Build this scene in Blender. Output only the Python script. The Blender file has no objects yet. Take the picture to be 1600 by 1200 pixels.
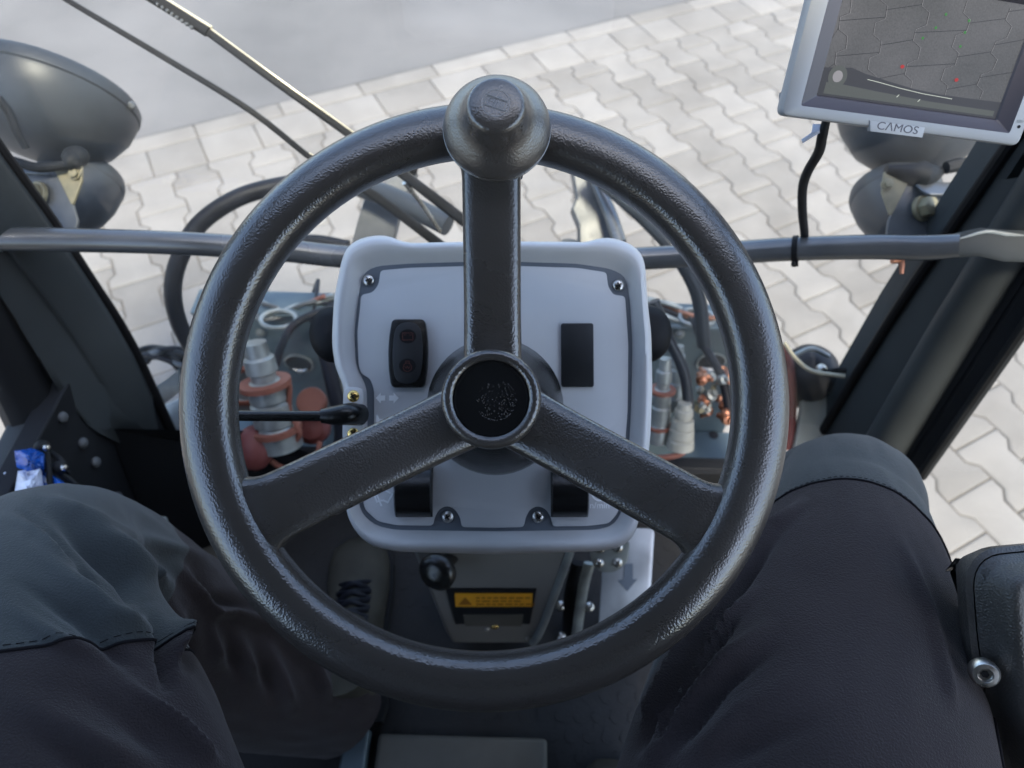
import bpy, bmesh, math, random
from mathutils import Vector, Matrix, noise
random.seed(7)
sc = bpy.context.scene
COL = sc.collection
# ------------------------------------------------------------------ camera
PITCH = math.radians(54.326); ROLL = math.radians(-1.71); CAMZ = 1.556; FPX = 1060.0
_U = Vector((0, math.sin(PITCH), math.cos(PITCH))); FW = Vector((0, math.cos(PITCH), -math.sin(PITCH)))
RT = Vector((1, 0, 0)) * math.cos(ROLL) - _U * math.sin(ROLL)
UP = Vector((1, 0, 0)) * math.sin(ROLL) + _U * math.cos(ROLL)
CAM = Vector((0, 0, CAMZ))
R3 = Matrix((RT, UP, -FW)).transposed()
cd = bpy.data.cameras.new('camera'); cam = bpy.data.objects.new('camera', cd); COL.objects.link(cam)
cam.matrix_world = Matrix.Translation(CAM) @ R3.to_4x4()
cd.sensor_width = 36; cd.lens = FPX / 1600 * 36; cd.clip_start = .02; cd.clip_end = 400
cd.dof.use_dof = True; cd.dof.focus_distance = .44; cd.dof.aperture_fstop = 7.5
sc.camera = cam
# ------------------------------------------------------------------ light
SUN_EL, SUN_AZ = math.radians(62), math.radians(152)      # azimuth from +Y towards +X
w = bpy.data.worlds.new('World'); sc.world = w; w.use_nodes = True
nt = w.node_tree; sky = nt.nodes.new('ShaderNodeTexSky'); sky.sky_type = 'NISHITA'; sky.sun_disc = False
sky.sun_elevation = SUN_EL; sky.sun_rotation = SUN_AZ; sky.air_density = 1.0; sky.dust_density = 2.0
nt.links.new(sky.outputs[0], nt.nodes['Background'].inputs[0]); nt.nodes['Background'].inputs[1].default_value = .15
sl = bpy.data.lights.new('sun', 'SUN'); sl.energy = 2.7; sl.angle = math.radians(14); sl.color = (1, .90, .74)
so = bpy.data.objects.new('sun', sl); COL.objects.link(so)
sd = Vector((math.sin(SUN_AZ) * math.cos(SUN_EL), math.cos(SUN_AZ) * math.cos(SUN_EL), math.sin(SUN_EL)))
so.rotation_euler = sd.to_track_quat('Z', 'Y').to_euler()
sc.view_settings.view_transform = 'Standard'; sc.view_settings.look = 'None'
sc.view_settings.exposure = 1.95; sc.view_settings.gamma = 1
sc.render.engine = 'CYCLES'
try:
    sc.cycles.transparent_max_bounces = 16; sc.cycles.max_bounces = 8
except Exception: pass

# ------------------------------------------------------------------ placing helpers
def ray(px, py):
    return FW + RT * ((px - 800) / FPX) + UP * ((600 - py) / FPX)
def P(px, py, d): return CAM + ray(px, py) * d            # d = metres along the viewing axis
def PX(px, py, x): r = ray(px, py); return CAM + r * (x / r.x)
def PY(px, py, y): r = ray(px, py); return CAM + r * (y / r.y)
def PZ(px, py, z): r = ray(px, py); return CAM + r * ((z - CAMZ) / r.z)
def frame(o, rx=0, ry=0, rz=0):                            # axes like the camera's, then turned
    return Matrix.Translation(o) @ R3.to_4x4() @ Matrix.Rotation(math.radians(rz), 4, 'Z') @ Matrix.Rotation(math.radians(rx), 4, 'X') @ Matrix.Rotation(math.radians(ry), 4, 'Y')
def onp(M, px, py, z=0):                                   # where the plane z of frame M lies in that direction
    Mi = M.inverted(); a = Mi @ CAM; b = Mi.to_3x3() @ ray(px, py); t = (z - a.z) / b.z
    return (a.x + b.x * t, a.y + b.y * t)
def axes(o, z, xref):                                      # frame with given z axis
    z = Vector(z).normalized(); x = Vector(xref); x = (x - z * x.dot(z)).normalized(); y = z.cross(x)
    M = Matrix((x, y, z)).transposed().to_4x4(); M.translation = Vector(o); return M

# ------------------------------------------------------------------ materials
def mat(name, col, rough=.5, metal=0, spec=.5, bump=None, vary=None, coat=0, sheen=0, grime=None):
    m = bpy.data.materials.new(name); m.use_nodes = True; n = m.node_tree; b = n.nodes['Principled BSDF']
    b.inputs['Base Color'].default_value = (*col, 1); b.inputs['Roughness'].default_value = rough
    b.inputs['Metallic'].default_value = metal; b.inputs['Specular IOR Level'].default_value = spec
    b.inputs['Coat Weight'].default_value = coat; b.inputs['Sheen Weight'].default_value = sheen
    tc = n.nodes.new('ShaderNodeTexCoord')
    if vary or grime:
        sc_, amt = vary or grime
        t = n.nodes.new('ShaderNodeTexNoise'); t.inputs['Scale'].default_value = sc_; t.inputs['Detail'].default_value = 6
        n.links.new(tc.outputs['Object'], t.inputs['Vector'])
        r = n.nodes.new('ShaderNodeMapRange'); r.inputs[1].default_value = .3; r.inputs[2].default_value = .7
        r.inputs[3].default_value = 1 - amt; r.inputs[4].default_value = 1 + amt
        n.links.new(t.outputs[0], r.inputs[0])
        mx = n.nodes.new('ShaderNodeVectorMath'); mx.operation = 'SCALE'; mx.inputs[0].default_value = col
        n.links.new(r.outputs[0], mx.inputs['Scale']); n.links.new(mx.outputs[0], b.inputs['Base Color'])
        r2 = n.nodes.new('ShaderNodeMapRange'); r2.inputs[1].default_value = .3; r2.inputs[2].default_value = .7
        r2.inputs[3].default_value = max(.03, rough - .09); r2.inputs[4].default_value = min(1, rough + .09)
        n.links.new(t.outputs[0], r2.inputs[0]); n.links.new(r2.outputs[0], b.inputs['Roughness'])
    if bump:
        kind, s, dist = bump[:3]
        if kind == 'grain':      # pebbled leather
            t = n.nodes.new('ShaderNodeTexVoronoi'); t.feature = 'SMOOTH_F1'; t.inputs['Smoothness'].default_value = .3
            t2 = n.nodes.new('ShaderNodeTexNoise'); t2.inputs['Scale'].default_value = s * .4
            n.links.new(tc.outputs['Object'], t2.inputs['Vector'])
            ad = n.nodes.new('ShaderNodeVectorMath'); ad.operation = 'MULTIPLY_ADD'
            ad.inputs[1].default_value = (1.2 / s,) * 3
            n.links.new(t2.outputs['Color'], ad.inputs[0]); n.links.new(tc.outputs['Object'], ad.inputs[2]); n.links.new(ad.outputs[0], t.inputs['Vector'])
        elif kind == 'weave':
            t = n.nodes.new('ShaderNodeTexWave'); t.wave_type = 'BANDS'; t.bands_direction = 'DIAGONAL'; t.inputs['Distortion'].default_value = .6
            t.inputs['Detail Scale'].default_value = 2; n.links.new(tc.outputs['Object'], t.inputs['Vector'])
        else:
            t = n.nodes.new('ShaderNodeTexNoise'); t.inputs['Detail'].default_value = 4; n.links.new(tc.outputs['Object'], t.inputs['Vector'])
        t.inputs['Scale'].default_value = s
        bp = n.nodes.new('ShaderNodeBump'); bp.inputs['Distance'].default_value = dist; bp.inputs['Strength'].default_value = bump[3] if len(bump) > 3 else 1
        n.links.new(t.outputs[0], bp.inputs['Height']); n.links.new(bp.outputs[0], b.inputs['Normal'])
    return m
M_ = {}
M_['grain'] = mat('moulded_black_grain', (.048, .042, .037), .25, spec=1.0, bump=('grain', 700, .00015), vary=(7, .08))
M_['knob'] = mat('knob_grain', (.074, .064, .056), .28, spec=1.0, bump=('grain', 820, .00012), vary=(9, .08))
M_['gloss'] = mat('gloss_black', (.010, .010, .010), .2, bump=('noise', 900, .0002))
M_['black'] = mat('black_plastic', (.018, .019, .021), .42, vary=(25, .2))
M_['hubface'] = mat('hub_face', (.008, .008, .008), .25, spec=.3)
M_['rubber'] = mat('black_rubber', (.014, .015, .016), .6, spec=.25, vary=(20, .3))
M_['dash'] = mat('grey_moulding', (.60, .59, .58), .42, bump=('noise', 1400, .00012), vary=(14, .06))
M_['panel'] = mat('panel_grey', (.55, .55, .55), .38, bump=('noise', 1500, .00004), vary=(8, .05))
M_['groove'] = mat('groove_blue_grey', (.13, .15, .175), .45)
M_['rail'] = mat('rail_paint', (.15, .158, .166), .24, .5, vary=(12, .15))
M_['pillar'] = mat('pillar_paint', (.042, .048, .05), .5, spec=.3, vary=(6, .25), bump=('noise', 900, .00008))
M_['pillar2'] = mat('pillar_trim', (.036, .041, .043), .55, spec=.2, vary=(6, .2), bump=('noise', 900, .00008))
M_['seal'] = mat('seal_rubber', (.008, .008, .009), .6, spec=.2)
M_['steel'] = mat('zinc_steel', (.62, .60, .56), .3, 1, vary=(60, .2))
M_['brass'] = mat('brass', (.75, .52, .18), .25, 1)
M_['zinc'] = mat('yellow_zinc', (.24, .21, .13), .5, .2, vary=(35, .3))
M_['white'] = mat('white_print', (.88, .9, .9), .5)
M_['red'] = mat('dull_red_print', (.16, .045, .035), .5)
M_['fabric'] = mat('charcoal_fabric', (.033, .026, .027), .9, spec=.12, sheen=.12, bump=('noise', 800, .0012, .9), vary=(9, .22))
M_['knee'] = mat('grey_green_fabric', (.048, .053, .053), .9, spec=.12, sheen=.2, bump=('noise', 700, .0009, .9), vary=(9, .15))
M_['seam'] = mat('seam_thread', (.010, .009, .011), .9, spec=.1)
M_['boot'] = mat('boot_olive', (.06, .055, .042), .8, spec=.2, bump=('noise', 300, .0006), vary=(20, .3))
M_['mat'] = mat('floor_rubber', (.018, .018, .018), .6, spec=.3, vary=(7, .4), bump=('noise', 260, .0005))
M_['floor'] = mat('floor_plate', (.10, .095, .08), .65, spec=.3, vary=(9, .3))
M_['alu'] = mat('worn_aluminium', (.50, .51, .52), .42, .55, vary=(16, .25))
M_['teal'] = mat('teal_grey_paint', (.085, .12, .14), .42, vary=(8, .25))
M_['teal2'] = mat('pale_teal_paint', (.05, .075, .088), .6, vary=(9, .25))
M_['hose'] = mat('hydraulic_hose', (.012, .013, .018), .5, spec=.25, vary=(30, .2))
M_['cuff'] = mat('coupling_grey', (.30, .32, .31), .42, .4, vary=(25, .3))
M_['orange'] = mat('orange_rubber', (.25, .09, .058), .6, vary=(20, .15))
M_['redcap'] = mat('red_plastic', (.17, .045, .04), .55, vary=(20, .15))
M_['copper'] = mat('copper_fitting', (.45, .2, .12), .35, .8, vary=(60, .4))
M_['lamp'] = mat('lamp_shell', (.036, .042, .05), .42, spec=.35, vary=(10, .25), bump=('noise', 700, .0001))
M_['brk'] = mat('bracket_black', (.085, .09, .095), .38, vary=(30, .3), bump=('noise', 500, .0002))
M_['cream'] = mat('cream_bracket', (.42, .40, .33), .5, vary=(14, .15))
M_['silver'] = mat('silver_plastic', (.33, .34, .35), .4, .1, vary=(8, .04))
M_['column'] = mat('column_grey', (.17, .163, .152), .5, vary=(10, .15))
M_['plate'] = mat('plate_silver', (.45, .46, .47), .4)
M_['bezel'] = mat('dark_bezel', (.075, .07, .085), .4)
M_['label'] = mat('yellow_label', (.72, .33, .02), .5, vary=(60, .1))
M_['blue'] = mat('blue_film', (.01, .09, .42), .25, vary=(30, .25))
M_['whitepack'] = mat('white_pack', (.62, .66, .78), .35)
M_['edge'] = mat('sun_edge_and_tube', (.62, .55, .40), .35, .2)  # gold for sunlight painted on the wiper arms; also the yellowish tube
M_['arm'] = mat('armrest_black', (.052, .05, .047), .4, spec=.5, bump=('grain', 650, .0003), vary=(20, .2))
M_['liner'] = mat('headliner', (.04, .04, .04), .9)
M_['logo'] = mat('logo_lines', (.30, .30, .30), .35)
M_['soot'] = mat('lower_trim', (.012, .013, .015), .6, spec=.25, vary=(6, .3))
def glassmat():
    m = bpy.data.materials.new('dusty_glass'); m.use_nodes = True; n = m.node_tree; n.nodes.clear()
    o = n.nodes.new('ShaderNodeOutputMaterial'); tr = n.nodes.new('ShaderNodeBsdfTransparent'); gl = n.nodes.new('ShaderNodeBsdfGlossy')
    tr.inputs[0].default_value = (.97, .985, .98, 1); gl.inputs['Roughness'].default_value = .02
    lw = n.nodes.new('ShaderNodeLayerWeight'); lw.inputs[0].default_value = .5; pw = n.nodes.new('ShaderNodeMath'); pw.operation = 'POWER'; pw.inputs[1].default_value = 5; n.links.new(lw.outputs['Facing'], pw.inputs[0])
    fr = n.nodes.new('ShaderNodeMath'); fr.operation = 'MULTIPLY_ADD'; fr.inputs[1].default_value = .9; fr.inputs[2].default_value = .05; n.links.new(pw.outputs[0], fr.inputs[0])
    m1 = n.nodes.new('ShaderNodeMixShader'); n.links.new(fr.outputs[0], m1.inputs[0]); n.links.new(tr.outputs[0], m1.inputs[1]); n.links.new(gl.outputs[0], m1.inputs[2])
    df = n.nodes.new('ShaderNodeBsdfTranslucent'); df.inputs[0].default_value = (.8, .8, .78, 1)
    d2 = n.nodes.new('ShaderNodeBsdfDiffuse'); d2.inputs[0].default_value = (.8, .8, .78, 1)
    ma = n.nodes.new('ShaderNodeMixShader'); n.links.new(df.outputs[0], ma.inputs[1]); n.links.new(d2.outputs[0], ma.inputs[2])
    tc = n.nodes.new('ShaderNodeTexCoord'); t = n.nodes.new('ShaderNodeTexNoise'); t.inputs['Scale'].default_value = 5; t.inputs['Detail'].default_value = 8
    n.links.new(tc.outputs['Object'], t.inputs[0]); r = n.nodes.new('ShaderNodeMapRange'); r.inputs[1].default_value = .35; r.inputs[2].default_value = .75; r.inputs[3].default_value = .012; r.inputs[4].default_value = .055
    n.links.new(t.outputs[0], r.inputs[0]); t.inputs['Distortion'].default_value = 1.5; m2 = n.nodes.new('ShaderNodeMixShader'); n.links.new(r.outputs[0], m2.inputs[0])
    n.links.new(m1.outputs[0], m2.inputs[1]); n.links.new(ma.outputs[0], m2.inputs[2]); n.links.new(m2.outputs[0], o.inputs[0])
    return m
M_['glass'] = glassmat()

# ------------------------------------------------------------------ mesh builder
ORG = {}
def tag(o, label=None, cat=None, group=None, kind=None):
    if label: o['label'] = label
    if cat: o['category'] = cat
    if group: o['group'] = group
    if kind: o['kind'] = kind
    return o
def empty(name, loc, label, cat, group=None):
    o = bpy.data.objects.new(name, None); COL.objects.link(o); o.location = loc; o.empty_display_size = .05
    ORG[o.name] = Vector(loc); return tag(o, label, cat, group)
def spline(pts, k=8):
    pts = [Vector(p) for p in pts]
    if k <= 1 or len(pts) < 3: return pts
    out = []; n = len(pts)
    for i in range(n - 1):
        a = pts[i - 1] if i else pts[0] * 2 - pts[1]; b = pts[i]; c = pts[i + 1]; d = pts[i + 2] if i + 2 < n else pts[-1] * 2 - pts[-2]
        for j in range(k):
            t = j / k
            out.append(.5 * ((2 * b) + (c - a) * t + (2 * a - 5 * b + 4 * c - d) * t * t + (3 * b - a - 3 * c + d) * t ** 3))
    out.append(pts[-1]); return out
class MB:
    def __init__(s): s.v = []; s.f = []; s.m = []
    def add(s, vs, fs, mi=0, M=None):
        k = len(s.v); s.v += [(M @ Vector(v)) if M is not None else Vector(v) for v in vs]
        for i, f in enumerate(fs): s.f.append([k + q for q in f]); s.m.append(mi if isinstance(mi, int) else mi[i])
        return s
    def box(s, c, d, M=None, mi=0):
        c = Vector(c); h = Vector(d) / 2
        vs = [c + Vector((x * h.x, y * h.y, z * h.z)) for x in (-1, 1) for y in (-1, 1) for z in (-1, 1)]
        return s.add(vs, [(0, 1, 3, 2), (4, 6, 7, 5), (0, 4, 5, 1), (2, 3, 7, 6), (0, 2, 6, 4), (1, 5, 7, 3)], mi, M)
    def rings(s, R, M=None, mi=0, cap0=True, cap1=True, closed=False):
        n = len(R[0]); vs = [p for r in R for p in r]; fs = []; k = len(R)
        for i in range(k if closed else k - 1):
            for j in range(n):
                a = i * n + j; b = i * n + (j + 1) % n; c = ((i + 1) % k) * n + (j + 1) % n; d = ((i + 1) % k) * n + j
                fs.append((a, b, c, d))
        mis = [mi] * len(fs) if isinstance(mi, int) else list(mi)
        if not closed:
            if cap0: fs.append(tuple(reversed(range(n)))); mis.append(mis[0])
            if cap1: fs.append(tuple((k - 1) * n + j for j in range(n))); mis.append(mis[-1])
        return s.add(vs, fs, mis, M)
    def lathe(s, prof, M=None, n=32, mi=0):
        R = [[(r * math.cos(2 * math.pi * j / n), r * math.sin(2 * math.pi * j / n), z) for j in range(n)] for r, z in prof]
        return s.rings(R, M, mi)
    def tube(s, pts, r, n=12, k=6, mi=0, ref=None, flat=1.0, M=None, cap=True):
        if M is not None: pts = [M @ Vector(p) for p in pts]
        rad = r if isinstance(r, (list, tuple)) else [r] * len(pts)
        k = k if len(pts) > 2 else 1; q = spline(pts, k); m = len(q)
        rr = [rad[min(int(i / k), len(rad) - 1)] * (1 - (i % k) / k) + rad[min(int(i / k) + 1, len(rad) - 1)] * ((i % k) / k) for i in range(m)]
        R = []; nrm = None
        for i in range(m):
            t = (q[min(i + 1, m - 1)] - q[max(i - 1, 0)]).normalized()
            if nrm is None:
                nrm = Vector(ref) if ref else (Vector((0, 0, 1)) if abs(t.z) < .9 else Vector((1, 0, 0)))
            if ref: nrm = Vector(ref)
            nrm = (nrm - t * nrm.dot(t)).normalized(); b = t.cross(nrm)
            R.append([q[i] + nrm * (rr[i] * math.cos(a)) * flat + b * rr[i] * math.sin(a) for a in [2 * math.pi * j / n for j in range(n)]])
        return s.rings(R, None, mi, cap, cap)
    def prism(s, poly, z0, z1, M=None, mi=0, bev=0):
        n = len(poly)
        if bev:
            ins = inset(poly, bev); R = [[(x, y, z0) for x, y in poly], [(x, y, z1 - bev) for x, y in poly], [(x * .7 + u * .3, y * .7 + v * .3, z1 - bev * .3) for (x, y), (u, v) in zip(poly, ins)], [(x, y, z1) for x, y in ins]]
        else: R = [[(x, y, z0) for x, y in poly], [(x, y, z1) for x, y in poly]]
        return s.rings(R, M, mi)
    def ball(s, c, r, M=None, n=12, sq=(1, 1, 1), mi=0):
        c = Vector(c); K = n // 2
        T = Matrix.Translation(c)
        R = [[(sq[0] * r * math.sin(t) * math.cos(a), sq[1] * r * math.sin(t) * math.sin(a), -sq[2] * r * math.cos(t)) for a in [2 * math.pi * j / n for j in range(n)]] for t in [.02 + (math.pi - .04) * i / K for i in range(K + 1)]]
        return s.rings(R, (M @ T) if M is not None else T, mi)
    def build(s, name, mats, parent=None, ang=35, bevel=0, base=None, sub=0):
        me = bpy.data.meshes.new(name)
        if parent is not None: org = ORG[parent.name]; 
        else:
            if base is None:
                n = len(s.v); xs = [v.x for v in s.v]; ys = [v.y for v in s.v]; zs = [v.z for v in s.v]
                base = Vector(((min(xs) + max(xs)) / 2, (min(ys) + max(ys)) / 2, min(zs)))
            org = Vector(base)
        me.from_pydata([tuple(v - org) for v in s.v], [], s.f); me.validate()
        for m in (mats if isinstance(mats, (list, tuple)) else [mats]): me.materials.append(M_[m] if isinstance(m, str) else m)
        if len(me.polygons) == len(s.m): me.polygons.foreach_set('material_index', s.m)
        bm = bmesh.new(); bm.from_mesh(me); bmesh.ops.recalc_face_normals(bm, faces=bm.faces); bm.to_mesh(me); bm.free()
        me.shade_smooth(); me.set_sharp_from_angle(angle=math.radians(ang))
        o = bpy.data.objects.new(name, me); COL.objects.link(o)
        if parent is not None: o.parent = parent; ORG[o.name] = org
        else: o.location = org; ORG[o.name] = org
        if bevel:
            b = o.modifiers.new('bevel', 'BEVEL'); b.width = bevel; b.segments = 3; b.limit_method = 'ANGLE'; b.angle_limit = math.radians(40)
        if sub: q = o.modifiers.new('sub', 'SUBSURF'); q.levels = q.render_levels = sub
        return o
def inset(poly, d):
    n = len(poly); A = sum(poly[i][0] * poly[(i + 1) % n][1] - poly[(i + 1) % n][0] * poly[i][1] for i in range(n)); sgn = 1 if A > 0 else -1
    out = []
    for i in range(n):
        p0 = Vector(poly[i - 1][:2]); p = Vector(poly[i][:2]); p1 = Vector(poly[(i + 1) % n][:2])
        e0 = (p - p0).normalized(); e1 = (p1 - p).normalized(); n0 = Vector((-e0.y, e0.x)) * sgn; n1 = Vector((-e1.y, e1.x)) * sgn
        m = (n0 + n1); l = m.length
        m = m / l if l > 1e-6 else n0; c = max(.5, m.dot(n0)); q = p + m * (d / c); out.append((q.x, q.y))
    return out
def rpoly(poly, r=.01, k=5):                                 # round polygon corners
    out = []; n = len(poly)
    for i in range(n):
        rr = r[i] if isinstance(r, (list, tuple)) else r
        p0 = Vector(poly[i - 1][:2]); p = Vector(poly[i][:2]); p1 = Vector(poly[(i + 1) % n][:2])
        a = (p0 - p); b = (p1 - p); t = min(rr, a.length * .48, b.length * .48); A = p + a.normalized() * t; B = p + b.normalized() * t
        for j in range(k + 1):
            u = j / k; q = A * (1 - u) ** 2 + p * 2 * u * (1 - u) + B * u * u; out.append((q.x, q.y))
    return out
def rrect(w, h, r, k=5, c=(0, 0)): return rpoly([(c[0] - w / 2, c[1] - h / 2), (c[0] + w / 2, c[1] - h / 2), (c[0] + w / 2, c[1] + h / 2), (c[0] - w / 2, c[1] + h / 2)], r, k)
def text_mesh(name, s, size, M, matn, parent=None, thick=.0002, align='CENTER', sx=1):
    cu = bpy.data.curves.new(name, 'FONT'); cu.body = s; cu.size = size; cu.extrude = thick; cu.align_x = align; cu.align_y = 'CENTER'
    t = bpy.data.objects.new(name, cu); COL.objects.link(t); bpy.context.view_layer.update()
    me = bpy.data.meshes.new_from_object(t.evaluated_get(bpy.context.evaluated_depsgraph_get()))
    vs = [M @ Vector((v.co.x * sx, v.co.y, v.co.z)) for v in me.vertices]; fs = [list(p.vertices) for p in me.polygons]
    bpy.data.objects.remove(t); bpy.data.curves.remove(cu); bpy.data.meshes.remove(me)
    b = MB(); b.add(vs, fs)
    return b.build(name, matn, parent) if parent is not False else b
def stroke(b, pts, wd, z, M, mi=0, th=.0003, closed=False):   # flat line on plane z
    pts = [Vector(p) for p in pts]; n = len(pts)
    for i in range(n if closed else n - 1):
        p, q = pts[i], pts[(i + 1) % n]; e = (q - p); L = e.length
        if L < 1e-7: continue
        e /= L; nn = Vector((-e.y, e.x)) * wd / 2; p = p - e * wd * .3; q = q + e * wd * .3
        b.prism([tuple(p - nn), tuple(q - nn), tuple(q + nn), tuple(p + nn)], z, z + th + .00001 * (i % 3), M, mi)
def circ(r, n=24, c=(0, 0), a0=0, a1=2 * math.pi, ry=None):
    return [(c[0] + r * math.cos(a0 + (a1 - a0) * i / n), c[1] + (ry or r) * math.sin(a0 + (a1 - a0) * i / n)) for i in range(n)]
def bolt(b, M, r=.005, h=.004, mi=0, hexn=6):
    b.prism(circ(r * 1.25, 20), -.002, h * .25, M, mi); b.prism(circ(r, hexn), h * .25, h, M, mi, bev=r * .12)
def dome(b, M, r, h=None, mi=0, n=16):
    h = h or r * .55
    b.lathe([(r, -.0005), (r, 0)] + [(r * math.cos(t), h * math.sin(t)) for t in [math.pi / 2 * i / 5 for i in range(1, 5)]] + [(r * .05, h)], M, n, mi)
def screw(name, M, r, matn, parent):                         # pan head with a cross recess
    b = MB(); dome(b, M, r, r * .45); o = b.build(name, matn, parent)
    c = MB(); 
    for a in (0, math.pi / 2):
        c.box((0, 0, r * .42), (r * .95, r * .22, r * .12 + .00005 * a), M @ Matrix.Rotation(a + .5, 4, 'Z'))
    c.build('cross_recess', 'seal', o); return o

# ================================================================== GROUND
PSI = math.radians(28.59); GX0, GY0 = 1.188, .8267; PP, PW, PL = .1365, .161, .2
gu = Vector((math.cos(PSI), math.sin(PSI), 0)); gv = Vector((math.sin(PSI), -math.cos(PSI), 0))
GM = Matrix((gu, gv, Vector((0, 0, 1)))).transposed().to_4x4(); GM.translation = Vector((GX0, GY0, 0))
def ground():
    vcol = []
    base = MB(); base.add([(-60, -60, -.0062), (60, -60, -.0062), (60, 60, -.0062), (-60, 60, -.0062)], [(0, 1, 2, 3)])
    jm = mat('joint_sand', (.07, .062, .05), .95, vary=(40, .3))
    tag(base.build('ground', [jm]), kind='structure')
    # asphalt sheet beyond the border
    am = mat('asphalt', (.15, .152, .158), .9, bump=('noise', 220, .004, .7))
    n = am.node_tree; b = n.nodes['Principled BSDF']; tc = n.nodes['Texture Coordinate']
    t1 = n.nodes.new('ShaderNodeTexNoise'); t1.inputs['Scale'].default_value = 1.6; t1.inputs['Detail'].default_value = 8
    t2 = n.nodes.new('ShaderNodeTexNoise'); t2.inputs['Scale'].default_value = 160; t2.inputs['Detail'].default_value = 3
    n.links.new(tc.outputs['Object'], t1.inputs[0]); n.links.new(tc.outputs['Object'], t2.inputs[0])
    ma = n.nodes.new('ShaderNodeMath'); ma.operation = 'MULTIPLY_ADD'; ma.inputs[1].default_value = .6; n.links.new(t2.outputs[0], ma.inputs[0]); n.links.new(t1.outputs[0], ma.inputs[2])
    cr = n.nodes.new('ShaderNodeValToRGB'); cr.color_ramp.elements[0].position = .5; cr.color_ramp.elements[1].position = 1.05
    cr.color_ramp.elements[0].color = (.058, .060, .063, 1); cr.color_ramp.elements[1].color = (.112, .114, .117, 1)
    n.links.new(ma.outputs[0], cr.inputs[0]); n.links.new(cr.outputs[0], b.inputs['Base Color'])
    a = MB(); v1 = -12.32 * PL
    a.add([(-40, v1, -.002), (40, v1, -.002), (40, v1 - 45, -.002), (-40, v1 - 45, -.002)], [(0, 1, 2, 3)], 0, GM)
    tag(a.build('asphalt_road', [am]), kind='structure')
    # interlocking stones
    pm = bpy.data.materials.new('concrete_paver'); pm.use_nodes = True; n = pm.node_tree; b = n.nodes['Principled BSDF']; b.inputs['Roughness'].default_value = .88
    at = n.nodes.new('ShaderNodeAttribute'); at.attribute_name = 'stone'; tc = n.nodes.new('ShaderNodeTexCoord')
    t1 = n.nodes.new('ShaderNodeTexNoise'); t1.inputs['Scale'].default_value = 9; t1.inputs['Detail'].default_value = 8
    t2 = n.nodes.new('ShaderNodeTexNoise'); t2.inputs['Scale'].default_value = 350; t2.inputs['Detail'].default_value = 3
    t3 = n.nodes.new('ShaderNodeTexNoise'); t3.inputs['Scale'].default_value = 2.3; t3.inputs['Detail'].default_value = 5
    for t in (t1, t2, t3): n.links.new(tc.outputs['Object'], t.inputs[0])
    def mad(x, m_, y):
        q = n.nodes.new('ShaderNodeMath'); q.operation = 'MULTIPLY_ADD'; n.links.new(x, q.inputs[0]); q.inputs[1].default_value = m_
        if isinstance(y, float): q.inputs[2].default_value = y
        else: n.links.new(y, q.inputs[2])
        return q.outputs[0]
    val = mad(at.outputs['Fac'], .45, mad(t1.outputs[0], .55, mad(t2.outputs[0], .25, mad(t3.outputs[0], .7, -.5))))
    cr = n.nodes.new('ShaderNodeValToRGB'); E = cr.color_ramp.elements
    E[0].position = .15; E[0].color = (.108, .105, .099, 1); E[1].position = .85; E[1].color = (.178, .176, .169, 1)
    n.links.new(val, cr.inputs[0])
    # dark spots
    vo = n.nodes.new('ShaderNodeTexNoise'); vo.inputs['Scale'].default_value = 14; n.links.new(tc.outputs['Object'], vo.inputs[0])
    mr = n.nodes.new('ShaderNodeMapRange'); mr.inputs[1].default_value = .64; mr.inputs[2].default_value = .76; mr.inputs[3].default_value = 0; mr.inputs[4].default_value = .45; n.links.new(vo.outputs[0], mr.inputs[0])
    mx = n.nodes.new('ShaderNodeMix'); mx.data_type = 'RGBA'; n.links.new(mr.outputs[0], mx.inputs[0]); n.links.new(cr.outputs[0], mx.inputs[6]); mx.inputs[7].default_value = (.16, .16, .155, 1)
    n.links.new(mx.outputs[2], b.inputs['Base Color'])
    bp = n.nodes.new('ShaderNodeBump'); bp.inputs['Distance'].default_value = .0012; bp.inputs['Strength'].default_value = .6; n.links.new(t2.outputs[0], bp.inputs['Height']); n.links.new(bp.outputs[0], b.inputs['Normal'])
    s = MB(); stone = []
    g = .0023
    def put(poly, c, tilt=True):
        p = [(c[0] + x, c[1] + y) for x, y in poly]; tz = random.uniform(-.0012, .0012)
        a1 = random.uniform(-.006, .006); a2 = random.uniform(-.006, .006)
        def Z(x, y, z): return z + tz + (x - c[0]) * a1 + (y - c[1]) * a2
        p2 = inset(p, .003); p3 = inset(p, .008)
        R = [[(x, y, -.029) for x, y in p], [(x, y, Z(x, y, -.0055)) for x, y in p], [(x, y, Z(x, y, -.0014)) for x, y in p2], [(x, y, Z(x, y, 0)) for x, y in p3]]
        k = len(s.v); s.rings(R, GM, 0, cap0=False); stone.extend([random.random()] * (len(s.v) - k))
    fl, wa = PW / 2 - g / 2, (2 * PP - PW) / 2 - g / 2; hl = PL / 2 - g / 2
    def H(f0=1, f1=1):   # one stone; f0/f1 = 0 cuts it at mid length
        q = []
        L0 = -hl if f0 else -.0; L1 = hl if f1 else 0
        e = [(-hl, fl), (-.062, fl), (-.038, wa), (.038, wa), (.062, fl), (hl, fl)]
        e = [(y, x) for y, x in e if (y >= 0 or f0) and (y <= 0 or f1)]
        if not f0: e = [(g / 2, wa)] + e
        if not f1: e = e + [(-g / 2, wa)]
        return [(x, y) for y, x in e] + [(-x, y) for y, x in reversed(e)]
    full = H()
    vb = -11.0 * PL
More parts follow.
